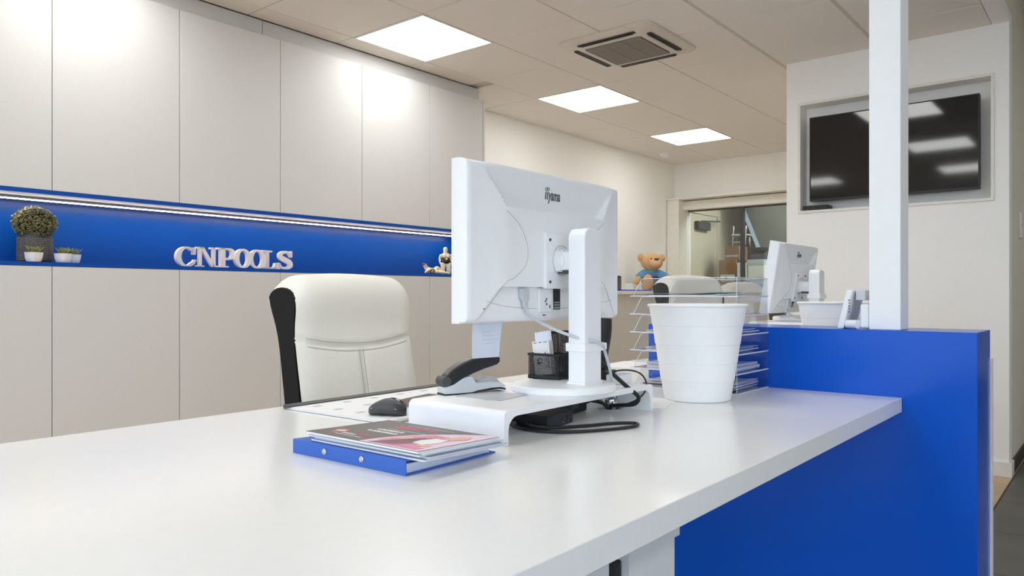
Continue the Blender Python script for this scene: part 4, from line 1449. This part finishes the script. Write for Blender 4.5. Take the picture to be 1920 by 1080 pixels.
q.build('name_print', 'magenta', cv)


def dashes(x, y, n_, w_, h_, gap, seed):
    b = MB()
    r_ = random.Random(seed)
    for k in range(n_):
        ww = w_ * r_.uniform(0.6, 1.2)
        flat(b, [(x, y), (x + ww, y), (x + ww, y + h_ * r_.choice((0.7, 1, 1))), (x, y + h_)])
        x += ww + gap * (2.2 if r_.random() < 0.2 else 1)
    return b


dashes(0.055, 0.022, 22, 0.0022, 0.0035, 0.0011, 1).build('small_print', 'paper', cv)
dashes(0.070, 0.086, 9, 0.0070, 0.0105, 0.0018, 2).build('bold_print', 'paper', cv)
dashes(0.075, 0.106, 8, 0.0070, 0.0105, 0.0018, 3).build('bold_print', 'paper', cv)
dashes(0.085, 0.124, 19, 0.0040, 0.0060, 0.0014, 4).build('thin_print', 'paper_g', cv)
dashes(0.080, 0.146, 11, 0.0050, 0.0085, 0.0016, 5).build('pink_print', 'magenta', cv)
dashes(0.082, 0.160, 15, 0.0050, 0.0085, 0.0016, 6).build('pink_print', 'magenta', cv)
dashes(0.086, 0.178, 22, 0.0040, 0.0060, 0.0014, 7).build('thin_print', 'paper_g', cv)

# ------------------------------------------------------------------ dock, adapter and cables in front of the riser
dk = thing('docking_station', 'flat black docking station with two USB ports in front of the riser', 'dock', (-1.045, 1.378, DT_ + 0.0005), radians(9))
MB().box(-0.05, 0.05, -0.062, 0.062, 0.001, 0.031, 0.002).build('case', 'black', dk)
for y in (0.012, 0.038):
    u_ = MB().box(0.0502, 0.0512, y - 0.0065, y + 0.0065, 0.013, 0.0185).build('usb_port', 'black_s', dk)
    MB().box(0.0513, 0.0517, y - 0.005, y + 0.005, 0.0165, 0.018).build('port_tongue', 'dgrey', u_)
    MB().cyl((0.0502, y, 0.008), (0.0508, y, 0.008), 0.0012, 8).build('port_mark', 'lgrey', dk)
dc_ = thing('dock_cable', 'thick black cable looping from the dock across the desk', 'cable', (0, 0, DT_))
b = MB()
b.tube([(-1.030, 1.312, 0.017), (-1.022, 1.302, 0.013), (-0.985, 1.335, 0.006), (-0.945, 1.408, 0.0045), (-0.915, 1.475, 0.0045), (-0.885, 1.508, 0.0045), (-0.864, 1.503, 0.0045),
        (-0.858, 1.465, 0.0045), (-0.885, 1.395, 0.0045), (-0.925, 1.330, 0.0045), (-0.975, 1.296, 0.0045), (-1.03, 1.290, 0.005), (-1.065, 1.298, 0.006)], 0.0038, 10, 8)
b.build('cord', 'black', dc_, smooth=True)
b = MB().box(-0.020, 0.020, -0.0055, 0.0055, -0.006, 0.006, 0.0025)
b.xform(Matrix.Translation((-1.078, 1.305, 0.0085)) @ Matrix.Rotation(radians(160), 4, 'Z') @ Matrix.Rotation(radians(10), 4, 'Y'))
b.build('connector', 'dgrey', dc_, smooth=True, auto=40)

br = thing('laptop_adapter', 'long black laptop adapter lying under the riser behind the dock', 'power adapter', (-1.10, 1.545, DT_ + 0.0005), radians(8))
MB().box(-0.028, 0.028, -0.085, 0.075, 0, 0.034, 0.004).build('brick', 'black', br)
MB().box(0.0282, 0.0288, -0.012, 0.022, 0.014, 0.026).build('sticker', 'dgrey', br)
cb = thing('black_cable', 'black cable running from behind the pillar down into the desk grommet', 'cable', (0, 0, DT_))
b = MB()
b.tube([(-1.048, 1.535, 0.150), (-1.000, 1.555, 0.135), (-0.975, 1.585, 0.100), (-0.960, 1.620, 0.070), (-0.948, 1.650, 0.045), (-0.960, 1.655, 0.025), (-1.000, 1.650, 0.018), (-1.035, 1.665, 0.012), (-1.044, 1.672, 0.0)], 0.0052, 10, 8)
b.build('thick_cord', 'black', cb, smooth=True)
b = MB()
b.tube([(-1.062, 1.668, 0.094), (-1.02, 1.70, 0.103), (-0.985, 1.715, 0.098), (-0.962, 1.712, 0.080), (-0.955, 1.700, 0.055), (-0.975, 1.690, 0.030), (-1.015, 1.682, 0.012), (-1.036, 1.682, 0.0)], 0.0022, 8, 8)
b.tube([(-1.085, 1.625, 0.02), (-1.07, 1.645, 0.026), (-1.055, 1.660, 0.016), (-1.048, 1.668, 0.0)], 0.003, 8, 8)
b.tube([(-1.095, 1.625, 0.015), (-1.09, 1.65, 0.02), (-1.065, 1.668, 0.014), (-1.052, 1.676, 0.0)], 0.003, 8, 8)
b.build('thin_cords', 'black', cb, smooth=True)
t = thing('cable_spool', 'small silver cable sleeve standing at the grommet', 'sleeve', (-1.047, 1.688, DT_ + 0.004), 0)
b = MB().lathe([(0.019, 0.0), (0.0195, 0.012), (0.0195, 0.028), (0.018, 0.030), (0.0165, 0.028), (0.0165, 0.0)], n=28)
b.xform(Matrix.Rotation(radians(18), 4, 'X'))
b.build('sleeve', 'chrome', t, smooth=True, auto=50)

# papers lying about the desks
def sheet(x, y, w_, h_, rz, z, label, m_='paper', name='paper_sheet'):
    o = MB().box(-w_ / 2, w_ / 2, -h_ / 2, h_ / 2, 0, 0.0006).build(name, m_)
    o.location = (x, y, z)
    o.rotation_euler = (0, 0, rz)
    return tag(o, label, 'paper')


sheet(-1.03, 1.85, 0.13, 0.20, 0.3, DT_ + 0.0004, 'white sheet of paper lying behind the far foot of the riser')
sheet(-1.64, 2.80, 0.21, 0.297, 0.1, DT_ + 0.0004, 'white sheet of paper on the left edge of the rear desk')
t = thing('tissue_box', 'grey edged pad on the desk between riser and letter trays', 'pad', (-1.50, 2.10, DT_ + 0.0004), 0.1)
MB().box(-0.10, 0.10, -0.14, 0.14, 0, 0.008, 0.001, 1).build('sheets', 'paper', t)
MB().box(-0.10, 0.10, -0.14, -0.10, 0.0081, 0.0095).build('binding', 'paper_g', t)


# ------------------------------------------------------------------ waste bins
def make_bin(label, loc):
    t = thing('waste_bin', label, 'waste bin', loc)
    hb, rb, rt = 0.270, 0.0935, 0.1355
    prof = [(0.0, 0.0), (rb - 0.004, 0.0), (rb, 0.003)]

    def rad(z):
        return rb + (rt - rb) * z / hb
    for z in (0.058, 0.108, 0.160, 0.213):
        prof += [(rad(z - 0.001), z - 0.001), (rad(z) + 0.0014, z + 0.0006)]
    prof += [(rad(hb - 0.004) + 0.0014, hb - 0.004)]
    inner = [(rad(hb - 0.004) - 0.002, hb - 0.004), (rb - 0.002, 0.004), (0.0, 0.004)]
    MB().lathe(prof + inner, n=72).build('bucket', 'white_m', t, smooth=True, auto=25)
    MB().lathe([(rt - 0.003, hb - 0.0045), (rt + 0.0045, hb - 0.004), (rt + 0.0065, hb - 0.001), (rt + 0.005, hb + 0.003), (rt + 0.001, hb + 0.0038), (rt - 0.003, hb + 0.002), (rt - 0.003, hb - 0.0045)], n=72).build('rim', 'white_m', t, smooth=True)
    return t


make_bin('tall white plastic waste bin standing on the front desk', (-0.958, 2.005, DT_ + 0.0005))
make_bin('white plastic waste bin on the rear desk, behind the blue divider', (-0.852, 2.975, DT_ + 0.0005))


# ------------------------------------------------------------------ clear letter trays
TX0, TX1, TY0, TY1, TP = -1.262, -0.902, 2.156, 2.404, 0.0588
PAPERS = ['loose papers', 'loose papers', 'thick white papers', 'white papers', 'few sheets', 'a green folder']


def make_tray(k, label):
    t = thing('letter_tray', label, 'letter tray', (TX1, TY0, DT_ + 0.001 + k * TP), 0, 'stacked clear letter trays')
    dl, w_, h_, th = TX1 - TX0, TY1 - TY0, TP - 0.001, 0.002
    sl = 0.034                     # how far the sides slope back from the lip
    MB().box(-dl, 0, 0, w_, 0, th).build('base_plate', 'acrylic', t)
    side = [(-dl + 0.006, th), (0, th), (0, h_), (-dl + sl + 0.012, h_), (-dl + sl, h_ - 0.006)]
    for y in (0, w_ - th):
        MB().prism(side, 'y', y, y + th).build('side_wall', 'acrylic', t)
    MB().box(-th, 0, th, w_ - th, th, h_).build('end_wall', 'acrylic', t)
    # polished rims that catch the light
    b = MB()
    for y in (0.001, w_ - 0.001):
        b.tube([(-dl + 0.006, y, th), (-dl + sl, y, h_ - 0.005), (-dl + sl + 0.010, y, h_), (-0.001, y, h_)], 0.0011, 6, 0)
    b.tube([(-0.001, 0.001, h_), (-0.001, w_ - 0.001, h_)], 0.0011, 6, 0)
    b.tube([(-0.001, 0.001, th), (-0.001, 0.001, h_)], 0.0011, 6, 0)
    b.box(-dl - 0.006, 0.004, -0.003, 0.0, 0.0, 0.0026).box(0.0, 0.003, 0.0, w_, 0.0, 0.0026).box(-dl - 0.006, -dl, 0, w_, 0, 0.0026)
    b.build('rim', 'acr_edge', t, stuff=True)


TL = ['clear letter tray at the very bottom of the stack beside the bin', 'clear letter tray second from the bottom of the stack',
      'clear letter tray third from the bottom of the stack', 'clear letter tray third from the top of the stack',
      'clear empty letter tray second from the top of the stack', 'clear letter tray at the top, holding a green folder']
for k in range(6):
    make_tray(k, TL[k])


def pile(k, items, label, name='paper_stack'):
    t = thing(name, label, 'papers', (TX1, TY0, DT_ + 0.001 + k * TP + 0.0022), 0, 'papers in the letter trays')
    z = 0.0
    r_ = random.Random(40 + k)
    for (th, m_, cx, cy, w_, h_, rz) in items:
        b = MB()
        n_ = 8
        bow = r_.uniform(0.001, 0.004)
        rs = []
        for i in range(n_ + 1):
            x = -w_ / 2 + w_ * i / n_
            zz = z + bow * max(0, (2 * i / n_ - 1.0)) ** 2 + (0.002 if i == n_ else 0)
            rs.append([(x, -h_ / 2, zz), (x, h_ / 2, zz), (x, h_ / 2, zz + th), (x, -h_ / 2, zz + th)])
        b.rings(rs)
        b.xform(Matrix.Translation((cx, cy, 0)) @ Matrix.Rotation(rz, 4, 'Z'))
        b.build('sheet', m_, t)
        z += th + 0.0042 * 0.3 + bow * 0.15
    return t


pile(0, [(0.004, 'paper_g', -0.175, 0.125, 0.297, 0.21, 0.02), (0.003, 'brown', -0.19, 0.12, 0.28, 0.20, -0.02), (0.003, 'paper', -0.17, 0.125, 0.297, 0.21, 0.04), (0.003, 'paper_b', -0.175, 0.128, 0.297, 0.20, -0.03), (0.002, 'paper', -0.165, 0.122, 0.29, 0.20, 0.03)],
     'layered papers in the bottom letter tray')
pile(1, [(0.010, 'paper', -0.168, 0.125, 0.297, 0.21, 0.01), (0.008, 'paper_b', -0.172, 0.125, 0.29, 0.205, -0.02)], 'thick white paper stack in the second letter tray from the bottom')
pile(2, [(0.004, 'paper_b', -0.17, 0.125, 0.297, 0.21, 0.03), (0.003, 'paper', -0.18, 0.12, 0.28, 0.205, -0.04), (0.002, 'paper_g', -0.165, 0.125, 0.29, 0.20, 0.05)], 'curled white papers in the third letter tray from the bottom')
pile(3, [(0.003, 'paper', -0.17, 0.125, 0.297, 0.21, 0.0), (0.002, 'paper_b', -0.175, 0.122, 0.29, 0.20, 0.04)], 'thin papers in the letter tray third from the top')
pile(5, [(0.0022, 'paper', -0.185, 0.12, 0.25, 0.205, 0.03), (0.0015, 'black', -0.215, 0.118, 0.21, 0.19, 0.02), (0.0015, 'green', -0.205, 0.123, 0.25, 0.20, -0.05)], 'green folder over white papers in the top letter tray', 'green_folder')
o = MB().box(-0.012, 0.012, -0.001, 0.001, 0, 0.018).build('yellow_tab', 'yellow')
o.location = (-0.925, 2.153, DT_ + 0.001 + TP + 0.012)
o.rotation_euler = (0, 0, 0.1)
tag(o, 'small yellow sticky tab in the second letter tray from the bottom', 'sticky note')

# ------------------------------------------------------------------ things on the divider and the rear desk
dv_ = thing('card_terminal', 'white tilted display stand with a foot on the blue divider, beside the column', 'terminal', (-0.668, 2.485, 0.9358), radians(0))
b = MB().prism([(-0.030, 0.0), (-0.012, 0.0), (0.016, 0.118), (-0.002, 0.120)], 'y', -0.045, 0.10)
b.build('tilted_panel', 'white', dv_, bevel=0.003, seg=2)
b = MB().cyl((-0.004, -0.028, 0.014), (0.030, -0.040, 0.014), 0.0135, 20)
b.build('roller_foot', 'white', dv_, smooth=True, auto=40)
MB().box(0.018, 0.046, -0.02, 0.06, 0.088, 0.119, 0.002).build('rear_bracket', 'lgrey', dv_)
b = MB()
for k in range(5):
    b.box(0.004 + 0.0012 * (k % 2), 0.008, -0.0463, -0.0453, 0.050 + k * 0.009, 0.054 + k * 0.009)
b.build('printed_marks', 'dgrey', dv_)
o = MB().box(-0.634, -0.609, 2.452, 2.56, 0.938, 1.012, 0.006, 3).build('white_box', 'white')
tag(o, 'small white rounded box standing upright between terminal and column', 'box')

# far monitor on a taller riser
make_riser('rear_monitor_riser', 'white monitor riser on the rear desk under the far monitor', (-0.985, 3.12, DT_ + 0.0004), 0.56, 0.27, 0.185, 0.016)
m2, MR2, md2 = make_monitor('smaller looking white monitor seen from behind on the rear desk', (-1.120, 3.400, DT_ + 0.186), 0, 0.515, 0.312, 0.034, 9, -0.075)
t = thing('rear_power_cable', 'grey power cable looping below the far monitor', 'cable', (-1.120, 3.400, DT_ + 0.186))
MB().tube([(-0.02, -0.19, 0.075), (0.0, -0.175, 0.035), (0.045, -0.12, 0.014), (0.08, -0.05, 0.03), (0.095, 0.0, 0.06)], 0.004, 8, 8).build('cord', 'lgrey', t, smooth=True)
t = thing('black_router', 'black box under the far monitor riser', 'box', (-1.10, 3.22, DT_ + 0.0005))
MB().box(-0.09, 0.09, -0.05, 0.05, 0, 0.12, 0.003, 1).build('case', 'black', t)
MB().box(0.0905, 0.092, -0.04, 0.04, 0.02, 0.05).build('front_strip', 'dgrey', t)


# ------------------------------------------------------------------ office chairs
def make_chair(label, loc, rz, top, fleece=False):
    """faces +x; origin on the floor under the seat centre; top = height of the backrest above the floor"""
    t = thing('office_chair', label, 'chair', loc, rz)
    zb = 0.50
    hb = top - zb
    W = 0.50

    def lean(z):                       # x of the back's middle plane
        return -0.235 - 0.10 * ((z - zb) / hb) ** 1.1

    def half(z):
        q = (z - zb) / hb
        return 0.046 + 0.030 * math.exp(-((q - 0.90) / 0.16) ** 2)
    # upholstery runs from the lower front over the rounded top to the back
    S = []
    for k in range(46):
        z = zb + (hb - 0.06) * k / 45
        S.append((lean(z) + half(z), z, 1.0))
    zt = zb + hb - 0.06
    for k in range(1, 13):
        a = pi * k / 12
        S.append((lean(zt) + half(zt) * cos(a) - 0.012 * sin(a), zt + 0.06 * sin(a), 1.0))
    for k in range(1, 12):
        z = zt - (hb - 0.06) * k / 11
        S.append((lean(z) - half(z) * 0.95, z, 0.0))
    NT = 40
    b = MB()
    rows = []
    for (x, z, fr) in S:
        row = []
        for j in range(NT + 1):
            u = -1 + 2 * j / NT
            q = (z - zb) / hb
            edge = max(0.0, (abs(u) - 0.72) / 0.28)
            dz_ = -(0.014 * u * u + 0.046 * edge ** 3.2) * max(0, (q - 0.62) / 0.38) ** 1.5
            dx_ = 0.010 * (1 - edge ** 2) * fr - 0.010 * edge ** 2 * fr
            if fr > 0:
                zs_ = 0.590 + 0.052 * u * u          # sagging cross seam
                dx_ -= 0.008 * math.exp(-((q - zs_) / 0.014) ** 2)
                if q < zs_:
                    dx_ -= 0.007 * math.exp(-((u) / 0.03) ** 2) * min(1, (zs_ - q) / 0.03)
                    dx_ += 0.008 * math.exp(-((q - 0.25) / 0.25) ** 2)
            row.append(b.bm.verts.new((x + dx_, u * W / 2 * (1 - 0.02 * edge * q), z + dz_)))
        rows.append(row)
    for r0, r1 in zip(rows, rows[1:]):
        for j in range(NT):
            b.bm.faces.new((r0[j], r0[j + 1], r1[j + 1], r1[j]))
    for j in range(NT):
        b.bm.faces.new((rows[0][j + 1], rows[0][j], rows[-1][j], rows[-1][j + 1]))
    bmesh.ops.recalc_face_normals(b.bm, faces=b.bm.faces)
    back = b.build('backrest', 'leather', t, smooth=True, auto=60)
    # dark side panels
    for s in (-1, 1):
        f = [(lean(z) + half(z) - 0.004, z) for z in [zb + 0.004 + (hb - 0.064) * k / 20 for k in range(21)]]
        f += [(lean(zt) + (half(zt) - 0.004) * cos(pi * k / 10), zt + 0.054 * sin(pi * k / 10) - 0.012) for k in range(1, 10)]
        f += [(lean(z) - half(z) * 0.95 + 0.004, z) for z in [zt - (hb - 0.064) * k / 20 for k in range(21)]]
        f = [(x, z - 0.030 * max(0, ((z - zb) / hb - 0.62) / 0.38) ** 1.5) for x, z in f]
        f = [(x - 0.010, z - 0.006) for x, z in f]
        ins = 0.006 if s < 0 else 0.016
        b = MB().prism(f, 'y', s * (W / 2 - ins) - 0.005, s * (W / 2 - ins) + 0.005)
        b.build('side_panel', 'black_fab', t, label='black fabric side panel')
    # stitching beside the seams
    b = MB()
    for du in (-0.018, 0.018):
        pts = []
        for k in range(24):
            q = 0.03 + 0.545 * k / 23
            z = zb + hb * q
            pts.append((lean(z) + half(z) + 0.0085 + 0.008 * math.exp(-((q - 0.25) / 0.25) ** 2), du * W, z))
        b.tube(pts, 0.0010, 5, 0)
    for dq in (-0.020, 0.022):
        pts = []
        for k in range(31):
            u = -0.86 + 1.72 * k / 30
            q = 0.590 + 0.052 * u * u + dq
            z = zb + hb * q
            pts.append((lean(z) + half(z) + (0.0112 if dq < 0 else 0.0100) - 0.020 * max(0, (abs(u) - 0.72) / 0.28) ** 2, u * W / 2, z))
        b.tube(pts, 0.0010, 5, 0)
    b.build('stitching', 'stitch', back)
    # seat
    rs = []
    for z, g in ((0.40, 0.94), (0.41, 1.0), (0.47, 1.0), (0.495, 0.96), (0.505, 0.85)):
        rs.append([(x * g + 0.02, y * g, z) for x, y in rrect(0.50, 0.52, 0.08, 6)])
    MB().rings(rs).build('seat', 'leather', t, smooth=True, auto=50)
    MB().box(-0.20, 0.18, -0.2, 0.2, 0.375, 0.40).build('seat_pan', 'black', t)
    MB().box(-0.30, -0.15, -0.06, 0.06, 0.36, 0.395).build('back_bracket', 'black', t)
    MB().tube([(-0.22, 0, 0.375), (-0.29, 0, 0.40), (-0.295, 0, 0.60)], 0.022, 8, 4, 0.5).build('back_bar', 'black', t, smooth=True)
    for s in (-1, 1):
        b = MB().tube([(0.10, s * 0.24, 0.39), (0.10, s * 0.30, 0.42), (0.06, s * 0.30, 0.60), (-0.02, s * 0.30, 0.645), (-0.18, s * 0.29, 0.64), (-0.25, s * 0.26, 0.60)], 0.017, 10, 6)
        b.build('armrest', 'black', t, smooth=True)
    MB().cyl((0, 0, 0.11), (0, 0, 0.375), 0.028, 16).build('gas_column', 'chrome', t, smooth=True, auto=40)
    bs = MB().cyl((0, 0, 0.07), (0, 0, 0.115), 0.045, 18).build('star_hub', 'chrome', t, smooth=True, auto=40)
    for k in range(5):
        a = 2 * pi * k / 5 + 0.3
        c = Vector((cos(a), sin(a), 0))
        MB().cyl(c * 0.03 + Vector((0, 0, 0.095)), c * 0.29 + Vector((0, 0, 0.065)), 0.022, 8, 0.014).build('star_arm', 'chrome', t, smooth=True, auto=40)
        n_ = Vector((-c.y, c.x, 0))
        p = c * 0.295 + Vector((0, 0, 0.028))
        w_ = MB().cyl(p - n_ * 0.018, p + n_ * 0.018, 0.027, 14).build('caster', 'black', t, smooth=True, auto=40)
    if fleece:
        b = MB()
        for k in range(5):
            pass
        rs = []
        for i in range(25):
            u = -1 + 2 * i / 24
            ring = []
            for j in range(20):
                a = pi * (-0.28 + 1.56 * j / 19)
                e = 1 - abs(u) ** 5
                rz_ = 0.085 * (0.55 + 0.45 * e)
                nz = 0.012 * noise.noise(Vector((u * 9, j * 0.9, 3)))
                x = lean(zt) + (0.078 * (0.5 + 0.5 * e) + nz) * cos(a)
                z = zt - 0.005 - 0.05 * abs(u) ** 3 + (rz_ + nz) * sin(a) + 0.01
                ring.append((x, u * 0.262, z))
            for j in range(19, -1, -1):
                x, y, z = ring[j]
                ring.append((lean(zt) + (x - lean(zt)) * 0.85, y, z - 0.008))
            rs.append(ring)
        b.rings(rs)
        b.build('fleece_cover', 'fleece', t, smooth=True, label='fluffy cream fleece over the top of the backrest')
    return t


make_chair('cream leather office chair with black sides behind the front desk', (-1.80, 1.655, 0), 0, 1.115)
make_chair('second cream leather chair with black sides, beyond the letter trays', (-1.93, 4.46, 0), radians(-18), 1.170)
make_chair('farthest cream office chair with a fleece over its back, left of the far monitor', (-2.27, 6.08, 0), radians(-25), 1.12, True)

# ------------------------------------------------------------------ television wall
tv = thing('television', 'black wall mounted flat television in the framed recess', 'television', (-1.1475, YT, EYE + 0.62))
MB().box(-0.483, 0.483, 0.006, 0.050, 0, 0.556, 0.003).build('housing', 'black', tv)
MB().box(-0.476, 0.476, 0.0030, 0.0058, 0.014, 0.550).build('screen', 'screen', tv)
b = MB()
b.box(-0.483, 0.483, 0.0, 0.0058, 0.0, 0.0135).box(-0.483, 0.483, 0.0, 0.0058, 0.5505, 0.556)
b.box(-0.483, -0.4765, 0.0, 0.0058, 0.0135, 0.5505).box(0.4765, 0.483, 0.0, 0.0058, 0.0135, 0.5505)
b.build('bezel', 'black', tv)
MB().box(-0.03, 0.03, 0.004, 0.02, -0.008, 0).build('sensor_bar', 'black_s', tv)
MB().box(-0.2, 0.2, 0.050, 0.1185, 0.12, 0.42).build('wall_bracket', 'dgrey', tv)
o = MB().box(-1.675, -1.515, YT + 0.006, YT + 0.105, RZ0 + 0.0005, RZ0 + 0.034, 0.004).build('media_box', 'black')
tag(o, 'flat black media box lying in the recess below the television', 'media box')

t = thing('light_switch', 'light switch plate on the grey passage wall at the right picture edge', 'light switch', (-0.52, 5.66, EYE + 0.40))
MB().box(0.0003, 0.010, -0.045, 0.045, -0.045, 0.115, 0.002).build('plate', 'white_trim', t)
MB().box(0.0102, 0.0135, -0.034, 0.034, 0.042, 0.104, 0.001, 1).build('rocker', 'white_trim', t)
MB().box(0.0102, 0.0135, -0.034, 0.034, -0.036, 0.028, 0.001, 1).build('rocker', 'white_trim', t)

# ------------------------------------------------------------------ storeroom contents
rk = thing('storage_rack', 'grey storage rack with thin posts behind the glass partition', 'rack', (-3.60, 9.02, 0))
for z in (0.55, 1.145):
    MB().box(-0.38, 0.50, -0.19, 0.19, z, z + 0.025).build('shelf', 'grey', rk)
for x in (-0.37, 0.49):
    for y in (-0.18, 0.18):
        MB().box(x - 0.011, x + 0.011, y - 0.011, y + 0.011, 0, 1.40 if y > 0 else 1.17).build('post', 'grey', rk)


def carton(label, x, y, z, w_, d_, h_, m_, tape=True, rz=0):
    t = thing('cardboard_box', label, 'box', (x, y, z), rz, 'boxes in the storeroom')
    MB().box(-w_ / 2, w_ / 2, -d_ / 2, d_ / 2, 0, h_, 0.003, 1).build('carton', m_, t)
    if tape:
        MB().box(-w_ * 0.42, w_ * 0.42, -d_ / 2 - 0.001, -d_ / 2 - 0.0003, h_ * 0.12, h_ * 0.40).build('printed_label', 'paper', t)
        MB().cyl((-w_ * 0.08, -d_ / 2 - 0.0016, h_ * 0.26), (-w_ * 0.08, -d_ / 2 - 0.0011, h_ * 0.26), h_ * 0.07, 12).build('label_mark', 'ink', t)
    else:
        MB().box(-w_ * 0.44, w_ * 0.44, -d_ / 2 - 0.001, -d_ / 2 - 0.0003, h_ * 0.22, h_ * 0.36).build('tape', 'paper_g', t)


carton('large brown cardboard box with a white label in the storeroom', -3.826, 9.0, 1.1705, 0.222, 0.30, 0.303, 'carton')
carton('smaller reddish brown box on top of the large brown cardboard box', -3.775, 9.0, 1.4742, 0.185, 0.26, 0.168, 'carton2', False)
carton('white box behind the mullion of the glass partition', -3.642, 9.0, 1.1705, 0.125, 0.30, 0.262, 'paper', False)
carton('wide white box right of the mullion on the storeroom rack', -3.465, 9.0, 1.1705, 0.200, 0.30, 0.225, 'paper', False)
carton('flat pale box under the dark roll on the storeroom rack', -3.475, 9.0, 1.3962, 0.215, 0.30, 0.072, 'paper_g', False)
t = thing('rolled_blanket', 'dark rolled blanket lying on the pale boxes in the storeroom', 'blanket', (-3.475, 8.97, 1.4690))
MB().cyl((-0.10, 0, 0.052), (0.09, 0, 0.052), 0.051, 24).build('roll', mat('dark_blue_grey_cloth', (70, 74, 86), 0.9, var=0.2), t, smooth=True, auto=40)
MB().box(-0.09, 0.10, -0.07, 0.07, 0.105, 0.150, 0.01).build('folded_top', 'black_fab', t)
t = thing('folding_stool', 'grey folding stool with thin metal legs stacked on the boxes', 'stool', (-3.70, 9.0, 1.6428), 0)
b = MB()
for x in (-0.09, 0.07):
    b.tube([(x, -0.08, 0.0), (x + 0.008, -0.08, 0.13), (x + 0.016, -0.08, 0.25)], 0.008, 8, 3)
    b.tube([(x, 0.08, 0.0), (x - 0.008, 0.08, 0.13)], 0.008, 8, 3)
b.tube([(-0.085, -0.08, 0.13), (0.085, -0.08, 0.13)], 0.007, 8, 0).tube([(-0.09, -0.08, 0.05), (0.08, -0.08, 0.05)], 0.007, 8, 0)
b.build('legs', 'grey', t, smooth=True)
MB().box(-0.10, 0.09, -0.095, 0.095, 0.133, 0.150, 0.004).build('seat', 'grey', t)
# slanted dark panel with a pale blue strip, cutting across the storeroom
b = MB().prism([(-3.95, 2.55), (-3.545, 1.53), (-3.40, 1.17), (-1.80, 1.17), (-1.80, 2.55)], 'y', 9.32, 9.9)
st_ = struct(b.build('slanted_panel', 'store_dark'))
b = MB().prism([(-4.00, 2.55), (-3.955, 2.55), (-3.405, 1.17), (-3.45, 1.17)], 'y', 9.30, 9.9)
b.build('slanted_strip', 'lblue', st_)
t = thing('storeroom_fill_light', 'added square fill lamp on the storeroom ceiling, out of view', 'ceiling light', (-2.9, 8.7, 2.559))  # hidden lamp added to brighten the storeroom
MB().box(-0.3, 0.3, -0.3, 0.3, -0.004, 0).build('frame', 'white_trim', t)
MB().box(-0.28, 0.28, -0.28, 0.28, -0.012, -0.0045).build('diffuser', 'panel_fill', t)
